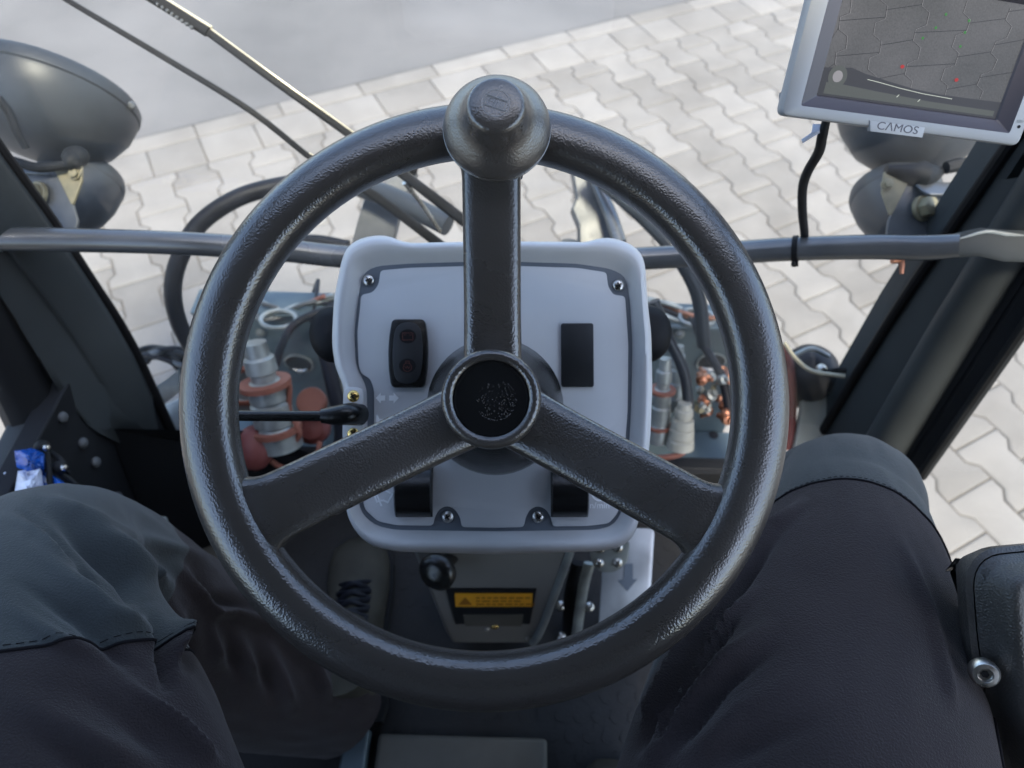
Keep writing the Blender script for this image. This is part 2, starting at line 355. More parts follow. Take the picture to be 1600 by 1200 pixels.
    for i in range(-34, 26):
        odd = i % 2
        j0 = 0
        for j in range(-11, 16):
            cv = (j + .5 + (.5 if odd else 0)) * PL
            cx = i * PP
            wv = (GM @ Vector((cx, cv, 0)))
            if abs(wv.x) > 3.4 or wv.y < -1.2: continue
            put(full, (cx, cv))
        if odd: put(H(0, 1), (i * PP, -11 * PL))
    u = -5.2
    while u < 4.4:
        L = random.choice([.165, .19, .205, .24, .245]); put([(-L / 2 + g / 2, -.083), (L / 2 - g / 2, -.083), (L / 2 - g / 2, .083), (-L / 2 + g / 2, .083)], (u + L / 2, vb - .0852)); u += L
    u = -5.4
    while u < 4.6:
        L = .33; put([(-L / 2 + g / 2, -.045), (L / 2 - g / 2, -.045), (L / 2 - g / 2, .045), (-L / 2 + g / 2, .045)], (u + L / 2, vb - .2175)); u += L
    o = s.build('paved_ground', [pm], ang=50, base=(0, 0, 0)); o['kind'] = 'structure'
    at = o.data.attributes.new('stone', 'FLOAT', 'POINT')
    if len(at.data) == len(stone): at.data.foreach_set('value', stone)
ground()

# ================================================================== CAB SHELL (floor, walls, pillars, glass, roof)
def sweep(b, prof_fn, pts, mi=0):                            # cross-section swept along a straight or bent line
    b.rings([[p for p in prof_fn(q)] for q in pts], None, mi)
def beam(b, A, B, wx, wy, n=None, r=.01, mi=0, side=None):  # rounded box beam A->B
    A, B = Vector(A), Vector(B); M = axes(A, B - A, side or (1, 0, 0)); L = (B - A).length
    b.prism(rrect(wx, wy, r, 5), 0, L, M, mi)
cab = empty('driver_cab', (0, .1, .4), 'dark grey vehicle cab around the driver, with slanted front pillars and black sills', 'vehicle cab')
# front pillars: left
def pillar_left():
    p = MB()
    # broad inner trim face: quad loft between image-traced corners
    x = -.56
    tl, tr = PX(-330, -110, x), PX(-60, 180, -.52)
    bl, br = PX(128, 668, -.60), PX(276, 700, -.53)
    out = []
    top = Vector((-.60, .655, 1.75)); 
    # right edge path (glass side) and left edge path (door side)
    R = [PX(a_, c_, -.545) for a_, c_ in ((276, 698), (206, 549), (136, 440), (80, 356), (0, 247))]
    L = [PX(118, 672, -.575), PX(52, 548, -.585), PX(-30, 420, -.59), PX(-100, 318, -.60), PX(-190, 215, -.60)]
    d = (R[-1] - R[-2]).normalized(); R.append(R[-1] + d * .35); d = (L[-1] - L[-2]).normalized(); L.append(L[-1] + d * .35)
    rings = []
    for l, r in zip(L, R):
        r0 = r + Vector((-.020, -.050, -.01)); e = r0 - l; up = Vector((0, -.010, .006)); f = Vector((0, .05, 0))
        rings.append([l, l + e * .12 + up * .6, l + e * .45 + up, l + e * .70 + up * .3, l + e * .80 - up * .7, l + e * .90 - up * .3, r0, r0 * .6 + r * .4 + up * .3, r, r + f * .3, l + f])
    p.rings(rings); o = p.build('pillar', 'pillar', cab, ang=25, sub=1)
    q = MB()
    q.tube([r + Vector((-.006, .012, 0)) for r in R], .008, 10, 4); q.build('glass_seal', 'seal', cab)
    # door post behind it
    q = MB(); A = [PX(75, 690, -.62), PX(8, 548, -.62), PX(-80, 420, -.62), PX(-300, 150, -.62)]
    q.tube(A, .042, 12, 4, ref=(1, 0, 0), flat=.7); q.build('door_post', 'soot', cab)
    q = MB(); A = [PX(48, 648, -.63), PX(-2, 578, -.63), PX(-90, 455, -.63), PX(-300, 180, -.63)]
    q.tube(A, .011, 8, 4); q.build('door_seal', 'seal', cab)
pillar_left()
def pillar_right():
    def path(pts, x):
        R = [PX(a, b_, x) for a, b_ in pts]; d = (R[-1] - R[-2]).normalized(); R.append(R[-1] + d * .45); return R
    X = .52
    A = path([(1256, 724), (1392, 500), (1543, 278)], X)          # seal line, glass side
    q = MB(); q.tube([a + Vector((-.003, -.003, 0)) for a in A], .0075, 10, 3); q.build('glass_seal', 'seal', cab)
    B = path([(1340, 728), (1470, 500), (1604, 275)], X + .012); C = path([(1395, 735), (1540, 500), (1680, 275)], X + .018); D = path([(1440, 740), (1600, 510), (1745, 300)], X + .04)
    p = MB(); R = []
    for a, b_ in zip(A, B):
        f = Vector((0, .05, .0)); e = b_ - a; R.append([a, a + e * .5 + Vector((-.002, -.004, 0)), b_, b_ + f, a + f])
    p.rings(R); p.build('pillar', 'pillar2', cab, ang=30)
    p = MB(); R = []
    for b_, c in zip(B, C):
        m = (b_ + c) / 2; e = (c - b_); rad = e.length / 2; e.normalize(); t = (B[2] - B[0]).normalized(); nn = t.cross(e).normalized()
        if nn.y > 0: nn = -nn
        R.append([m + e * rad * math.cos(a) * 1.0 + nn * rad * .8 * math.sin(a) for a in [2 * math.pi * i / 20 for i in range(20)]])
    p.rings(R); p.build('rounded_post', 'pillar2', cab)
    p = MB(); R = []
    for c, d in zip(C, D):
        f = Vector((0, .05, 0)); e = d - c; R.append([c + f * .25, c + e * .45 + f * .15, c + e * .5 + f * .35, c + e * .55 + f * .1, d + f * .1, d + f, c + f])
    p.rings(R); p.build('door_post', 'soot', cab, ang=30)
    q = MB(); q.tube([d + Vector((-.002, -.004, 0)) for d in D], .007, 10, 3); q.build('door_seal', 'rubber', cab)
pillar_right()
def shell():
    # floor
    b = MB(); b.box((0, -.02, .435), (1.16, 1.18, .03)); b.build('floor', 'floor', cab, bevel=.003)
    # front wall under the windscreen with recess
    b = MB(); b.box((0, .566, .495), (1.14, .03, .11)); b.box((0, .552, .566), (1.16, .02, .02)); b.build('front_wall', 'soot', cab, bevel=.004)
    # left side wall sloping inward, with studs
    b = MB(); A = PX(125, 655, -.56); B = PX(275, 700, -.53); 
    b.add([(-.61, .60, .44), (-.60, .60, .835), (-.605, -.6, .86), (-.61, -.6, .44), (-.58, .60, .44), (-.575, .60, .83), (-.58, -.6, .855), (-.58, -.6, .44)],
          [(0, 1, 2, 3), (4, 7, 6, 5), (1, 5, 6, 2), (0, 4, 5, 1), (3, 2, 6, 7), (0, 3, 7, 4)])
    o = b.build('side_wall', 'soot', cab, bevel=.003)
    for px, py in ((98, 652), (130, 692), (150, 722), (184, 776), (165, 850)):
        b = MB(); c = PX(px, py, -.574); dome(b, axes(c, (1, -.1, .3), (0, 1, 0)), .0075, .004); b.build('stud', 'brk', o)
    # left sill (door threshold top edge)
    b = MB(); beam(b, PX(48, 640, -.615), PX(-70, 880, -.615), .03, .018, r=.006); b.build('sill', 'pillar2', cab)
    # vertical step/kick panel in front left of the feet
    b = MB(); b.add([(-.575, .55, .44), (-.30, .55, .44), (-.30, .53, .60), (-.575, .50, .72), (-.575, .40, .44), (-.40, .54, .66)], [(0, 1, 2, 5, 3), (3, 5, 2, 1, 4)], 0)
    b.build('kick_panel', 'soot', cab)
    b = MB(); M = axes(P(245, 828, 1.02), (0, -1, .6), (1, 0, 0)); b.prism(rrect(.04, .05, .006), 0, .006, M, bev=.001); b.build('footrest_pad', 'cuff', cab)
    b = MB(); b.box((.595, 0, .45), (.03, 1.18, .06)); b.build('sill', 'soot', cab, bevel=.004)
    # rear wall and roof, out of view, put in to block outside light
    b = MB(); b.box((0, -.62, 1.11), (1.2, .03, 1.32)); b.build('rear_wall', 'soot', cab)
    b = MB(); b.box((0, -.185, 1.80), (1.38, .93, .06)); b.box((0, .585, 1.80), (1.38, .05, .06))
    for sx in (-1, 1): b.box((sx * .62, .42, 1.80), (.14, .279, .058))
    b.build('roof', 'liner', cab)
    b = MB(); b.box((0, .42, 1.81), (1.10, .28, .004)); b.build('added_roof_window', 'glass', cab)  # unseen glass hatch, added so sky light reaches wheel and dash
    for sx in (-1, 1):
        b = MB(); beam(b, (sx * .6, -.6, .5), (sx * .6, -.6, 1.77), .05, .05); b.build('rear_pillar', 'soot', cab)
shell()
wsg = MB(); wsg.add([(-.585, .60, .60), (.585, .60, .60), (.60, .68, 1.2), (.60, .68, 1.77), (-.60, .68, 1.77), (-.60, .68, 1.2)], [(0, 1, 2, 5), (5, 2, 3, 4)])
wsg = MB()
def wy(z): return .60 + .045 * min(1, (z - .6) / .3)
R_ = []
for i in range(17):
    x = -.585 + 1.17 * i / 16; bow = .03 * (1 - (x / .585) ** 2)
    R_.append([(x, wy(z) + bow, z) for z in (.60, .75, .9, 1.2, 1.5, 1.77)])
vs = [p for r in R_ for p in r]; fs = [(i * 6 + j, (i + 1) * 6 + j, (i + 1) * 6 + j + 1, i * 6 + j + 1) for i in range(16) for j in range(5)]
wsg.add(vs, fs); tag(wsg.build('windscreen', 'glass'), 'large clear dusty windscreen between the two dark front pillars', 'windscreen')
for sx, nm in ((1, 'right-hand door window, clear glass beside the armrest with pavers outside'), (-1, 'left-hand door window, clear glass above the blue bag')):
    b = MB(); z0 = .48 if sx > 0 else .88; b.add([(sx * .612, -.58, z0), (sx * .612, .56, z0), (sx * .612, .60, 1.77), (sx * .612, -.58, 1.77)], [(0, 1, 2, 3)])
    tag(b.build('door_window', 'glass'), nm, 'window')

# studded rubber floor mat
def floor_mat():
    b = MB(); b.prism([(-.40, -.02), (.42, -.02), (.42, .53), (-.40, .53)], .4505, .456)
    for i in range(30):
        for j in range(20):
            x = -.385 + i * .027 + (.0135 if j % 2 else 0); y = 0 + j * .027
            if x < .41 and y < .52:
                b.prism(circ(.0095, 12, (x, y)), .456, .4569)
    b.prism([(-.39, .535), (.41, .535), (.41, .547), (-.39, .547)], .46, .575)
    tag(b.build('floor_mat', 'mat', ang=30), 'dark rubber floor mat with raised round studs under the pedals', 'floor mat')
floor_mat()
b = MB(); b.box((-.055, .07, .468), (.24, .17, .024)); b.box((-.05, -.12, .60), (.3, .1, .3))
sb = empty('seat_base', (-.05, .05, .455), 'grey metal seat base on the cab floor between the driver\'s legs', 'seat base')
b.build('pedestal', 'floor', sb, bevel=.006)
b = MB(); b.box((-.205, .08, .472), (.035, .16, .03)); b.build('slide_rail', 'teal', sb, bevel=.004)
seat = empty('driver_seat', (0, -.25, .75), 'black driver seat that the person sits on, behind the wheel', 'seat')
b = MB(); b.prism(rrect(.5, .42, .08, 6, (0, -.28)), .78, .93, bev=.03); b.build('cushion', 'arm', seat)
b = MB(); b.prism(rrect(.48, .75, .1, 6, (0, .0)), -.05, .05, axes((0, -.52, 1.25), (0, 1, .1), (1, 0, 0)), bev=.03); b.build('backrest', 'arm', seat)  # unseen backrest, added to block light from behind

# ================================================================== STEERING WHEEL
WM = frame(P(757, 621, .432), rx=-4.5)        # z axis up towards the driver
WR = .1745; TR = .0168
wheel = empty('steering_wheel', WM.translation, 'large black grained three-spoke steering wheel with spinner knob in front of the driver', 'steering wheel')
hub = Vector((*onp(WM, 768, 624, .0), 0))
def rimsec(a, j, n):
    t = 2 * math.pi * j / n
    c, s_ = math.cos(t), math.sin(t)
    # rounded three-lobed grip section: softly flat top and inner face
    rad = TR * (1.0 + .045 * math.cos(3 * t - .6) - .01 * math.cos(2 * t) - .035 * math.exp(-((t - 1.75) / .32) ** 2)); return rad * c * 1.06, rad * s_ * .98
b = MB(); R = []; N = 128
for i in range(N):
    a = 2 * math.pi * i / N; ring = []
    for j in range(32):
        x, z = rimsec(a, j, 32); ring.append(((WR + x) * math.cos(a), (WR + x) * math.sin(a), z))
    R.append(ring)
b.rings(R, WM, 0, closed=True); b.build('rim', 'grain', wheel)
def spoke(target, wid, ends):
    b = MB(); T = Vector(target); e = T - hub.xy; L = e.length; e.normalize(); s_ = Vector((-e.y, e.x)); R = []
    K = 40
    for i in range(K + 1):
        u = i / K; c = hub.xy + e * (L * u)
        fl = max(0, (u - .83) / .17); w_ = wid * (1 + .22 * math.exp(-u * 9)) / 2 + fl ** 2.6 * .020
        t_ = .0105 + .001 * fl
        z = -.001 - .040 * max(0, (.86 - u) / .86) ** 1.0 if u < .86 else -.001
        sec = []
        for q in range(24):
            t = 2 * math.pi * q / 24; cx = math.copysign(abs(math.cos(t)) ** .42, math.cos(t)); cz = math.copysign(abs(math.sin(t)) ** .62, math.sin(t))
            # concave top near the rim
            sec.append((*(c + s_ * (w_ * cx)), z + t_ * cz))
        R.append(sec)
    b.rings(R, WM); b.build('spoke', 'grain', wheel)
def onrim(px, py): v = Vector(onp(WM, px, py)); return v.normalized() * (WR - .004)
spoke(onrim(768, 200), .0385, None); spoke(onrim(398, 808), .043, None); spoke(onrim(1118, 822), .043, None)
HM = WM @ Matrix.Translation((hub.x, hub.y, 0)) @ Matrix.Diagonal((.915, .915, 1, 1))
b = MB(); b.lathe([(.0, -.052), (.031, -.052), (.0335, -.03), (.0345, .004), (.0340, .009), (.0325, .0115), (.0300, .0124), (.0278, .0120), (.0262, .0106), (.0256, .0098), (.0, .0100)], HM, 64)
b.m = [0 if i < 64 * 8 else 1 for i in range(len(b.f))]
hc = b.build('hub_cap', ['grain', M_['hubface']], wheel, ang=50)
b = MB(); b.lathe([(.0250, .0099), (.0252, .0103), (.0245, .0103), (.0243, .0099)], HM, 64); b.f = b.f[:-2]; b.m = b.m[:-2]; b.build('trim_ring', 'gloss', hc)
b = MB()
for i in range(150):
    a = random.uniform(0, 6.28); r = .0132 * math.sqrt(random.random()); x = .003 + r * math.cos(a); y = -.001 + r * math.sin(a)
    if random.random() < .42 and x < .003: continue
    rr = random.uniform(.0002, .00055); b.ball((x, y, .0101), rr, HM, 8, (1, random.uniform(.8, 1.8), .7))
for i in range(70):
    a = random.uniform(-2.6, .9); r = .0138 + random.uniform(-.0003, .0004); b.ball((.003 + r * math.cos(a), -.001 + r * math.sin(a), .0101), random.uniform(.00018, .0004), HM, 6, (1, 1, .7))
b.build('worn_emblem', M_['grain'], hc)
b = MB(); b.lathe([(.022, -.112), (.0575, -.110), (.0585, -.100), (.056, -.080), (.048, -.055), (.036, -.035), (.028, -.02), (.0, -.02)], HM, 48); b.build('column_boot', 'gloss', wheel, ang=60)
# spinner knob
kc = Vector(onp(WM, 777, 211, .010)); KM = WM @ Matrix.Translation((kc.x, kc.y, .010)) @ Matrix.Scale(1.11, 4)
b = MB(); b.lathe([(.0, .0), (.026, .0), (.0295, .004), (.0305, .0075), (.0307, .0085), (.0300, .0090), (.0303, .0100), (.0295, .0125), (.0278, .0152), (.0253, .0180), (.0226, .0205), (.0201, .0232), (.0182, .0265), (.0169, .0305), (.0160, .0338), (.0148, .0358), (.0130, .0369), (.008, .0372), (.0, .0373)], KM, 72)
kn = b.build('spinner_knob', 'knob', wheel, ang=60)
b = MB(); b.lathe([(.0, -.02), (.014, -.02), (.014, .002), (0, .002)], KM, 24); b.box((0, 0, -.012), (.03, .04, .014), KM); b.build('knob_clamp', 'black', kn, bevel=.002)
b = MB(); LM = KM @ Matrix.Translation((0, .0002, 0)) @ Matrix.Rotation(math.radians(-20), 4, 'Z'); z = .0371
stroke(b, circ(.0073, 40), .00032, z, LM, closed=True)
for w_, h_ in ((.0122, .0058), (.0112, .0048)): stroke(b, rrect(w_, h_, .0006, 2), .0002, z + .0001, LM, closed=True)
def L(pts, o): stroke(b, [(x + o, y) for x, y in pts], .00022, z + .0001, LM)
L([(-.0042, -.0016), (-.0042, .0017), (-.0020, .0017)], 0); L([(-.0034, .0002), (-.0024, .0002), (-.0024, .0010)], 0)
L([(-.0014, .0018), (-.0014, -.0002), (-.0002, -.0002), (-.0002, -.0016)], 0)
for i in range(5): L([(.0012 + i * .0008, .0017), (.0012 + i * .0008, -.0016)], 0)
b.build('raised_logo', 'logo', kn)

# ================================================================== DASH CONSOLE
DM = frame(P(772, 615, .545), rx=-4.5)
def dp(px, py, z=0): return onp(DM, px, py, z)
con = empty('steering_console', DM @ Vector((0, 0, -.1)), 'light grey moulded instrument console behind the steering wheel', 'console')
out_px = [(530, 402), (538, 381), (556, 367), (580, 361), (604, 361), (624, 372), (640, 375), (770, 372), (900, 373), (918, 374), (934, 366), (956, 364), (982, 372), (1002, 386), (1010, 408), (1014, 470), (1020, 520), (1022, 600), (1019, 680), (1012, 740), (1003, 800), (994, 836), (975, 856), (940, 863), (770, 868), (620, 864), (580, 855), (556, 835), (542, 806), (537, 770), (538, 700), (536, 640), (532, 600), (519, 572), (514, 530), (518, 460)]
def resamp(poly, n):
    pts = [Vector(p) for p in poly]; L = [0]
    for i in range(len(pts)): L.append(L[-1] + (pts[(i + 1) % len(pts)] - pts[i]).length)
    out = []; k = 0
    for i in range(n):
        t = L[-1] * i / n
        while L[k + 1] < t: k += 1
        u = (t - L[k]) / (L[k + 1] - L[k]); out.append(tuple(pts[k].lerp(pts[(k + 1) % len(pts)], u)))
    return out
def smooth(poly, it=2):
    for _ in range(it): poly = [tuple((Vector(poly[i - 1]) + Vector(poly[i]) * 2 + Vector(poly[(i + 1) % len(poly)])) / 4) for i in range(len(poly))]
    return poly
ND = 180
outl = smooth(resamp([tuple(1.03 * c_ for c_ in dp(*p, .0)) for p in out_px], ND), 1)
in_px = [(562, 455), (566, 428), (585, 416), (640, 412), (770, 408), (900, 412), (955, 420), (978, 432), (984, 470), (988, 540), (986, 640), (980, 740), (972, 800), (958, 822), (930, 828), (770, 830), (620, 828), (588, 822), (566, 804), (558, 780), (570, 745), (574, 700), (574, 640), (573, 602), (563, 587), (556, 570), (554, 520), (558, 480)]
inn = smooth(resamp([dp(*p, -.012) for p in in_px], ND), 2)
def rot_align(a, b_):   # index shift so loops line up
    best = min(range(0, len(a)), key=lambda k: sum((Vector(a[i * 9]) - Vector(b_[(i * 9 + k) % len(b_)])).length for i in range(len(a) // 9)))
    return [b_[(i + best) % len(b_)] for i in range(len(b_))]
inn = rot_align(outl, inn)
def mixl(t, z): return [(a[0] * (1 - t) + c[0] * t, a[1] * (1 - t) + c[1] * t, z) for a, c in zip(outl, inn)]
# cross-section from the back edge over the padded lip to the recess floor
cen = Vector((0, 0))
def back(s_, z): return [(x * s_, y * s_, z) for x, y in outl]
b = MB(); b.rings([back(.90, -.085), back(.985, -.075), back(1.0, -.050), back(1.0, -.034), mixl(.05, -.022), mixl(.14, -.012), mixl(.26, -.0045), mixl(.40, -.0008), mixl(.54, .0), mixl(.68, -.0025), mixl(.82, -.0065), mixl(.94, -.0105), mixl(1.0, -.012)], DM, 0, cap1=False)
hs = b.build('housing', 'dash', con, ang=60)
b = MB(); b.rings([[(x, y, -.013) for x, y in inn], [(x, y, -.0118) for x, y in inn]], DM); b.build('panel_recess', 'groove', con)
# raised ears at the two upper corners
# face panel with notches round the four screws
def pz(px, py): return dp(px, py, -.010)
scr = [(575, 437), (967, 445), (699, 808), (841, 808)]
fp = [(772 + (x_ - 772) * 1.008, 615 + (y_ - 615) * 1.008) for x_, y_ in [(596, 424), (640, 420), (770, 416), (900, 420), (946, 427), (949, 450), (957, 462), (975, 464), (980, 540), (979, 640), (972, 740), (964, 800), (950, 816), (920, 820), (863, 821), (860, 806), (852, 794), (840, 789), (828, 794), (821, 806), (818, 822), (770, 823), (722, 822), (719, 806), (711, 794), (699, 789), (687, 794), (680, 806), (677, 820), (620, 819), (592, 813), (572, 795), (568, 776), (582, 745), (586, 700), (586, 610), (580, 592), (566, 584), (562, 570), (560, 520), (566, 462), (584, 458), (593, 446)]]
b = MB(); b.prism(rpoly([pz(*p) for p in fp], .003, 4), -.0117, -.0095, DM, bev=.0005); pan = b.build('face_panel', 'panel', con, ang=40)
for p in scr: screw('screw', DM @ Matrix.Translation((*dp(*p, -.009), -.0105)), .0049, 'steel', con)
for p in ((552, 619), (552, 678)): screw('brass_screw', DM @ Matrix.Translation((*dp(*p, .0012), .0008)), .0050, 'brass', con)
# recess pad round the stalk
b = MB(); b.prism(rrect(.0165, .044, .006, 5, dp(552, 648, 0)), -.008, .0012, DM, bev=.001); b.build('stalk_pad', 'dash', con)
# indicator switch
ZS = -.0095
def icon(pts_list, M, wd=.0007, z=ZS, m='white', par=None, name='icon', fills=()):
    b = MB()
    for pts, cl in pts_list: stroke(b, pts, wd, z + .0001, M, closed=cl, th=.00015)
    for f in fills: b.prism(f, z + .0001, z + .0003, M)
    return b.build(name, m, par or con)
c1 = dp(639, 553, ZS); SM = DM @ Matrix.Translation((*c1, 0))
hw, hh = .0156, .0280
barrel = [(-hw * .86, -hh), (hw * .86, -hh), (hw * 1.0, -hh * .5), (hw * 1.04, 0), (hw * 1.0, hh * .5), (hw * .86, hh), (-hw * .86, hh), (-hw * 1.0, hh * .5), (-hw * 1.04, 0), (-hw * 1.0, -hh * .5)]
b = MB(); b.prism(rpoly(barrel, .004, 5), ZS, ZS + .006, SM, bev=.0012); sw = b.build('indicator_switch', 'gloss', con, ang=40)
b = MB(); k_ = [(x * .80, y * .93) for x, y in barrel]; b.prism(rpoly([(-hw * .62, -hh * .9), (hw * .62, -hh * .9), (hw * .84, 0), (hw * .62, hh * .9), (-hw * .62, hh * .9), (-hw * .84, 0)], .012, 8), ZS + .005, ZS + .0072, SM, bev=.0008); b.build('rocker_face', 'black', sw, ang=40)
b = MB()
for y in (.0135, -.0105): b.prism([(x, yy) for x, yy in circ(.0068, 28, (0, y), ry=.0058)], ZS + .0070, ZS + .0074, SM)
b.build('lens', 'seal', sw)
ZI = ZS + .0074
icon([([(-.0042, .0105), (.0042, .0105), (.0042, .0162), (-.0042, .0162)], True), ([(-.003, .0146), (-.0015, .0146)], False), ([(.0015, .0146), (.003, .0146)], False)], SM, .0003, ZI, 'red', sw, 'battery_symbol')
icon([(circ(.0034, 20, (0, -.0118)), True), ([(-.0014, -.0088), (-.0014, -.0068), (.0014, -.0068), (.0014, -.0088)], False), ([(-.0022, -.0108), (-.001, -.0128), (0, -.0108), (.001, -.0128), (.0022, -.0108)], False)], SM, .0003, ZI, 'red', sw, 'engine_symbol')
# blank cover
c2 = dp(902, 555, ZS); SM2 = DM @ Matrix.Translation((*c2, 0))
b = MB(); b.prism(rrect(.0266, .0525, .0022, 5), ZS, ZS + .0022, SM2, bev=.0006); b.build('blank_cover', 'black', con, ang=40)
# two lower rocker switches
for px, py, lab in ((648, 768, 0), (889, 768, 1)):
    c = dp(px, py, ZS); S2 = DM @ Matrix.Translation((*c, 0)); b = MB(); R = []
    for i in range(15):
        t = -1 + 2 * i / 14; y = t * .020; zt = ZS + .004 + .010 * (1 - t * t) ** .8
        R.append([(-.0148, y, ZS - .001), (-.0150, y, zt - .002), (-.0138, y, zt), (.0138, y, zt), (.0150, y, zt - .002), (.0148, y, ZS - .001)])
    b.rings(R, S2); b.build('rocker_switch', 'gloss', con, ang=40)
# symbols
def q(px, py): return dp(px, py, ZS)
def arrow(x0, x1, y):
    s_ = 1 if x1 > x0 else -1; m = x1 - s_ * 8
    return [q(x0, y - 4), q(m, y - 4), q(m, y - 8.5), q(x1, y), q(m, y + 8.5), q(m, y + 4), q(x0, y + 4)]
icon([], DM, fills=[arrow(602, 587, 622), arrow(608, 623, 622)], name='arrow_symbol')
icon([([q(589, 649), q(592, 656), q(620, 657)], False), ([q(589, 668), q(592, 661), q(620, 660)], False), ([q(589, 649), q(589, 668)], False), ([q(599, 661), q(597, 668), q(604, 670), q(607, 661)], False)], DM, .0014, name='horn_symbol', fills=[[q(589, 650), q(593, 656), q(593, 662), q(589, 668)]])
icon([([q(583, 768), q(589, 784)], False), ([q(589, 784), q(594, 782), q(600, 782), q(606, 785)], False), ([q(606, 785), q(613, 772)], False), ([q(613, 772), q(600, 765), q(583, 768)], False), ([q(588, 771), q(596, 790)], False)], DM, .0014, name='wiper_symbol')
cc = Vector(q(937, 770)); icon([(circ(.0062, 28, cc), True), ([(cc.x, cc.y + .003), (cc.x - .0015, cc.y - .003), (cc.x + .0035, cc.y - .001)], False)], DM, .0014, name='rev_symbol', fills=[circ(.0036, 8, (cc.x - .0005, cc.y), 3.4, 6.6)])
text_mesh('speed_text', 'n/min', .0072, DM @ Matrix.Translation((*q(937, 790), ZS + .0001)), 'white', con, .00008)
# stalk
b = MB(); A = DM @ Vector((*dp(562, 648, .004), .004)); Bp = P(502, 650, .525); b.tube([A, P(545, 647, .528), P(525, 649, .526), Bp], [.0088, .0088, .0078, .0055], 20, 5)
stk = empty('indicator_stalk', A, 'thin glossy black indicator stalk with rubber sleeve on the left of the console', 'stalk')
b.build('rubber_sleeve', 'gloss', stk)
b = MB(); b.tube([P(508, 650, .525), P(420, 650, .520), P(330, 649, .516)], .0041, 16, 3); b.build('rod', M_['gloss'], stk)
b = MB(); b.tube([P(335, 649, .516), P(312, 649, .515), P(300, 649, .515)], [.006, .007, .004], 14, 4); b.build('tip', 'black', stk)
# ear vents beside the console
for px, py, lab in ((516, 521, 'black rounded cup sticking out left of the console'), (1017, 520, 'black rounded cup sticking out right of the console')):
    s_ = -1 if px < 770 else 1
    M = frame(P(px, py, .66)) ; b = MB(); pr = [(.0, -.04), (.016, -.04), (.021, -.03), (.0225, -.01), (.020, .002), (.012, .008), (.0, .010)]
    b.lathe([(r, z) for r, z in pr], M @ Matrix.Scale(1.25, 4, (0, 1, 0)), 36)
    tag(b.build('black_cup', 'seal', ang=50), lab, 'cup')
# column pedestal
ped = empty('column_pedestal', (0, .3, .455), 'dark tapering steering column housing with yellow warning label', 'steering column')
def quadz(pts, d): return [P(x, y, d) for x, y in pts]
pf = [P(640, 850, .80), P(893, 850, .80), P(846, 985, 1.00), P(830, 1006, 1.03), P(706, 1006, 1.03), P(694, 985, 1.00)]
fwd = Vector((0, .12, .02))
b = MB(); vs = pf + [p + fwd for p in pf]; b.add(vs, [(0, 1, 2, 3, 4, 5), (6, 11, 10, 9, 8, 7)] + [(i, (i + 1) % 6, (i + 1) % 6 + 6, i + 6) for i in range(6)]); b.build('pedestal_housing', M_['column'], ped, bevel=.006)
b = MB(); b.tube([P(894, 852, .805), P(866, 930, .905), P(845, 985, .985), P(832, 1004, 1.015)], .0058, 10, 3); b.build('edge_bead', 'cuff', ped)
# frame on its face
nf = (pf[1] - pf[0]).cross(pf[2] - pf[1]); nf = -nf.normalized() if nf.dot(FW) > 0 else nf.normalized()
PM = axes(P(770, 932, .905), nf, RT)
Mi = PM.inverted(); PM = PM @ Matrix.Translation((0, 0, (Mi @ pf[0]).z))
def pp(px, py): return onp(PM, px, py, .0)
b = MB(); b.prism([pp(697, 918), pp(838, 918), pp(828, 972), pp(712, 972)], .001, .003, PM); b.build('access_plate', 'soot', ped)
b = MB(); b.prism([pp(711, 923), pp(832, 923), pp(831, 943), pp(712, 943)], .0035, .0045, PM); lb = b.build('warning_label', 'label', ped)
b = MB(); z = .0047
b.prism([pp(716, 940), pp(738, 940), pp(727, 928)], z, z + .0002, PM)
for i in range(3):
    y = 928 + i * 5; x = 744
    while x < 822 - 12 * (i == 1):
        w_ = random.uniform(5, 14); b.prism([pp(x, y), pp(x + w_, y), pp(x + w_, y + 2), pp(x, y + 2)], z, z + .0002, PM); x += w_ + 3
b.build('printed_lines', mat('label_print', (.28, .11, .01), .6), lb)
b = MB(); b.prism([pp(724, 956), pp(818, 956), pp(815, 974), pp(727, 974)], .0033, .0042, PM); b.build('type_plate', 'floor', ped)
b = MB(); dome(b, PM @ Matrix.Translation((*pp(773, 975), .004)), .006); b.build('brass_screw', 'brass', ped)
for px, py in ((761, 980), (825, 994)): b = MB(); dome(b, PM @ Matrix.Translation((*pp(px, py), .003)), .004); b.build('screw', 'steel', ped)
b = MB(); KM2 = axes(P(684, 893, .80), (-.35, -.75, .55), RT); b.lathe([(0, -.045), (.010, -.045), (.010, -.012), (.017, -.010), (.0225, -.004), (.023, .004), (.019, .009), (.010, .0115), (0, .012)], KM2, 32)
tag(b.build('adjusting_knob', 'gloss', ang=60), 'round black adjusting knob just under the console, left of the yellow label', 'knob')

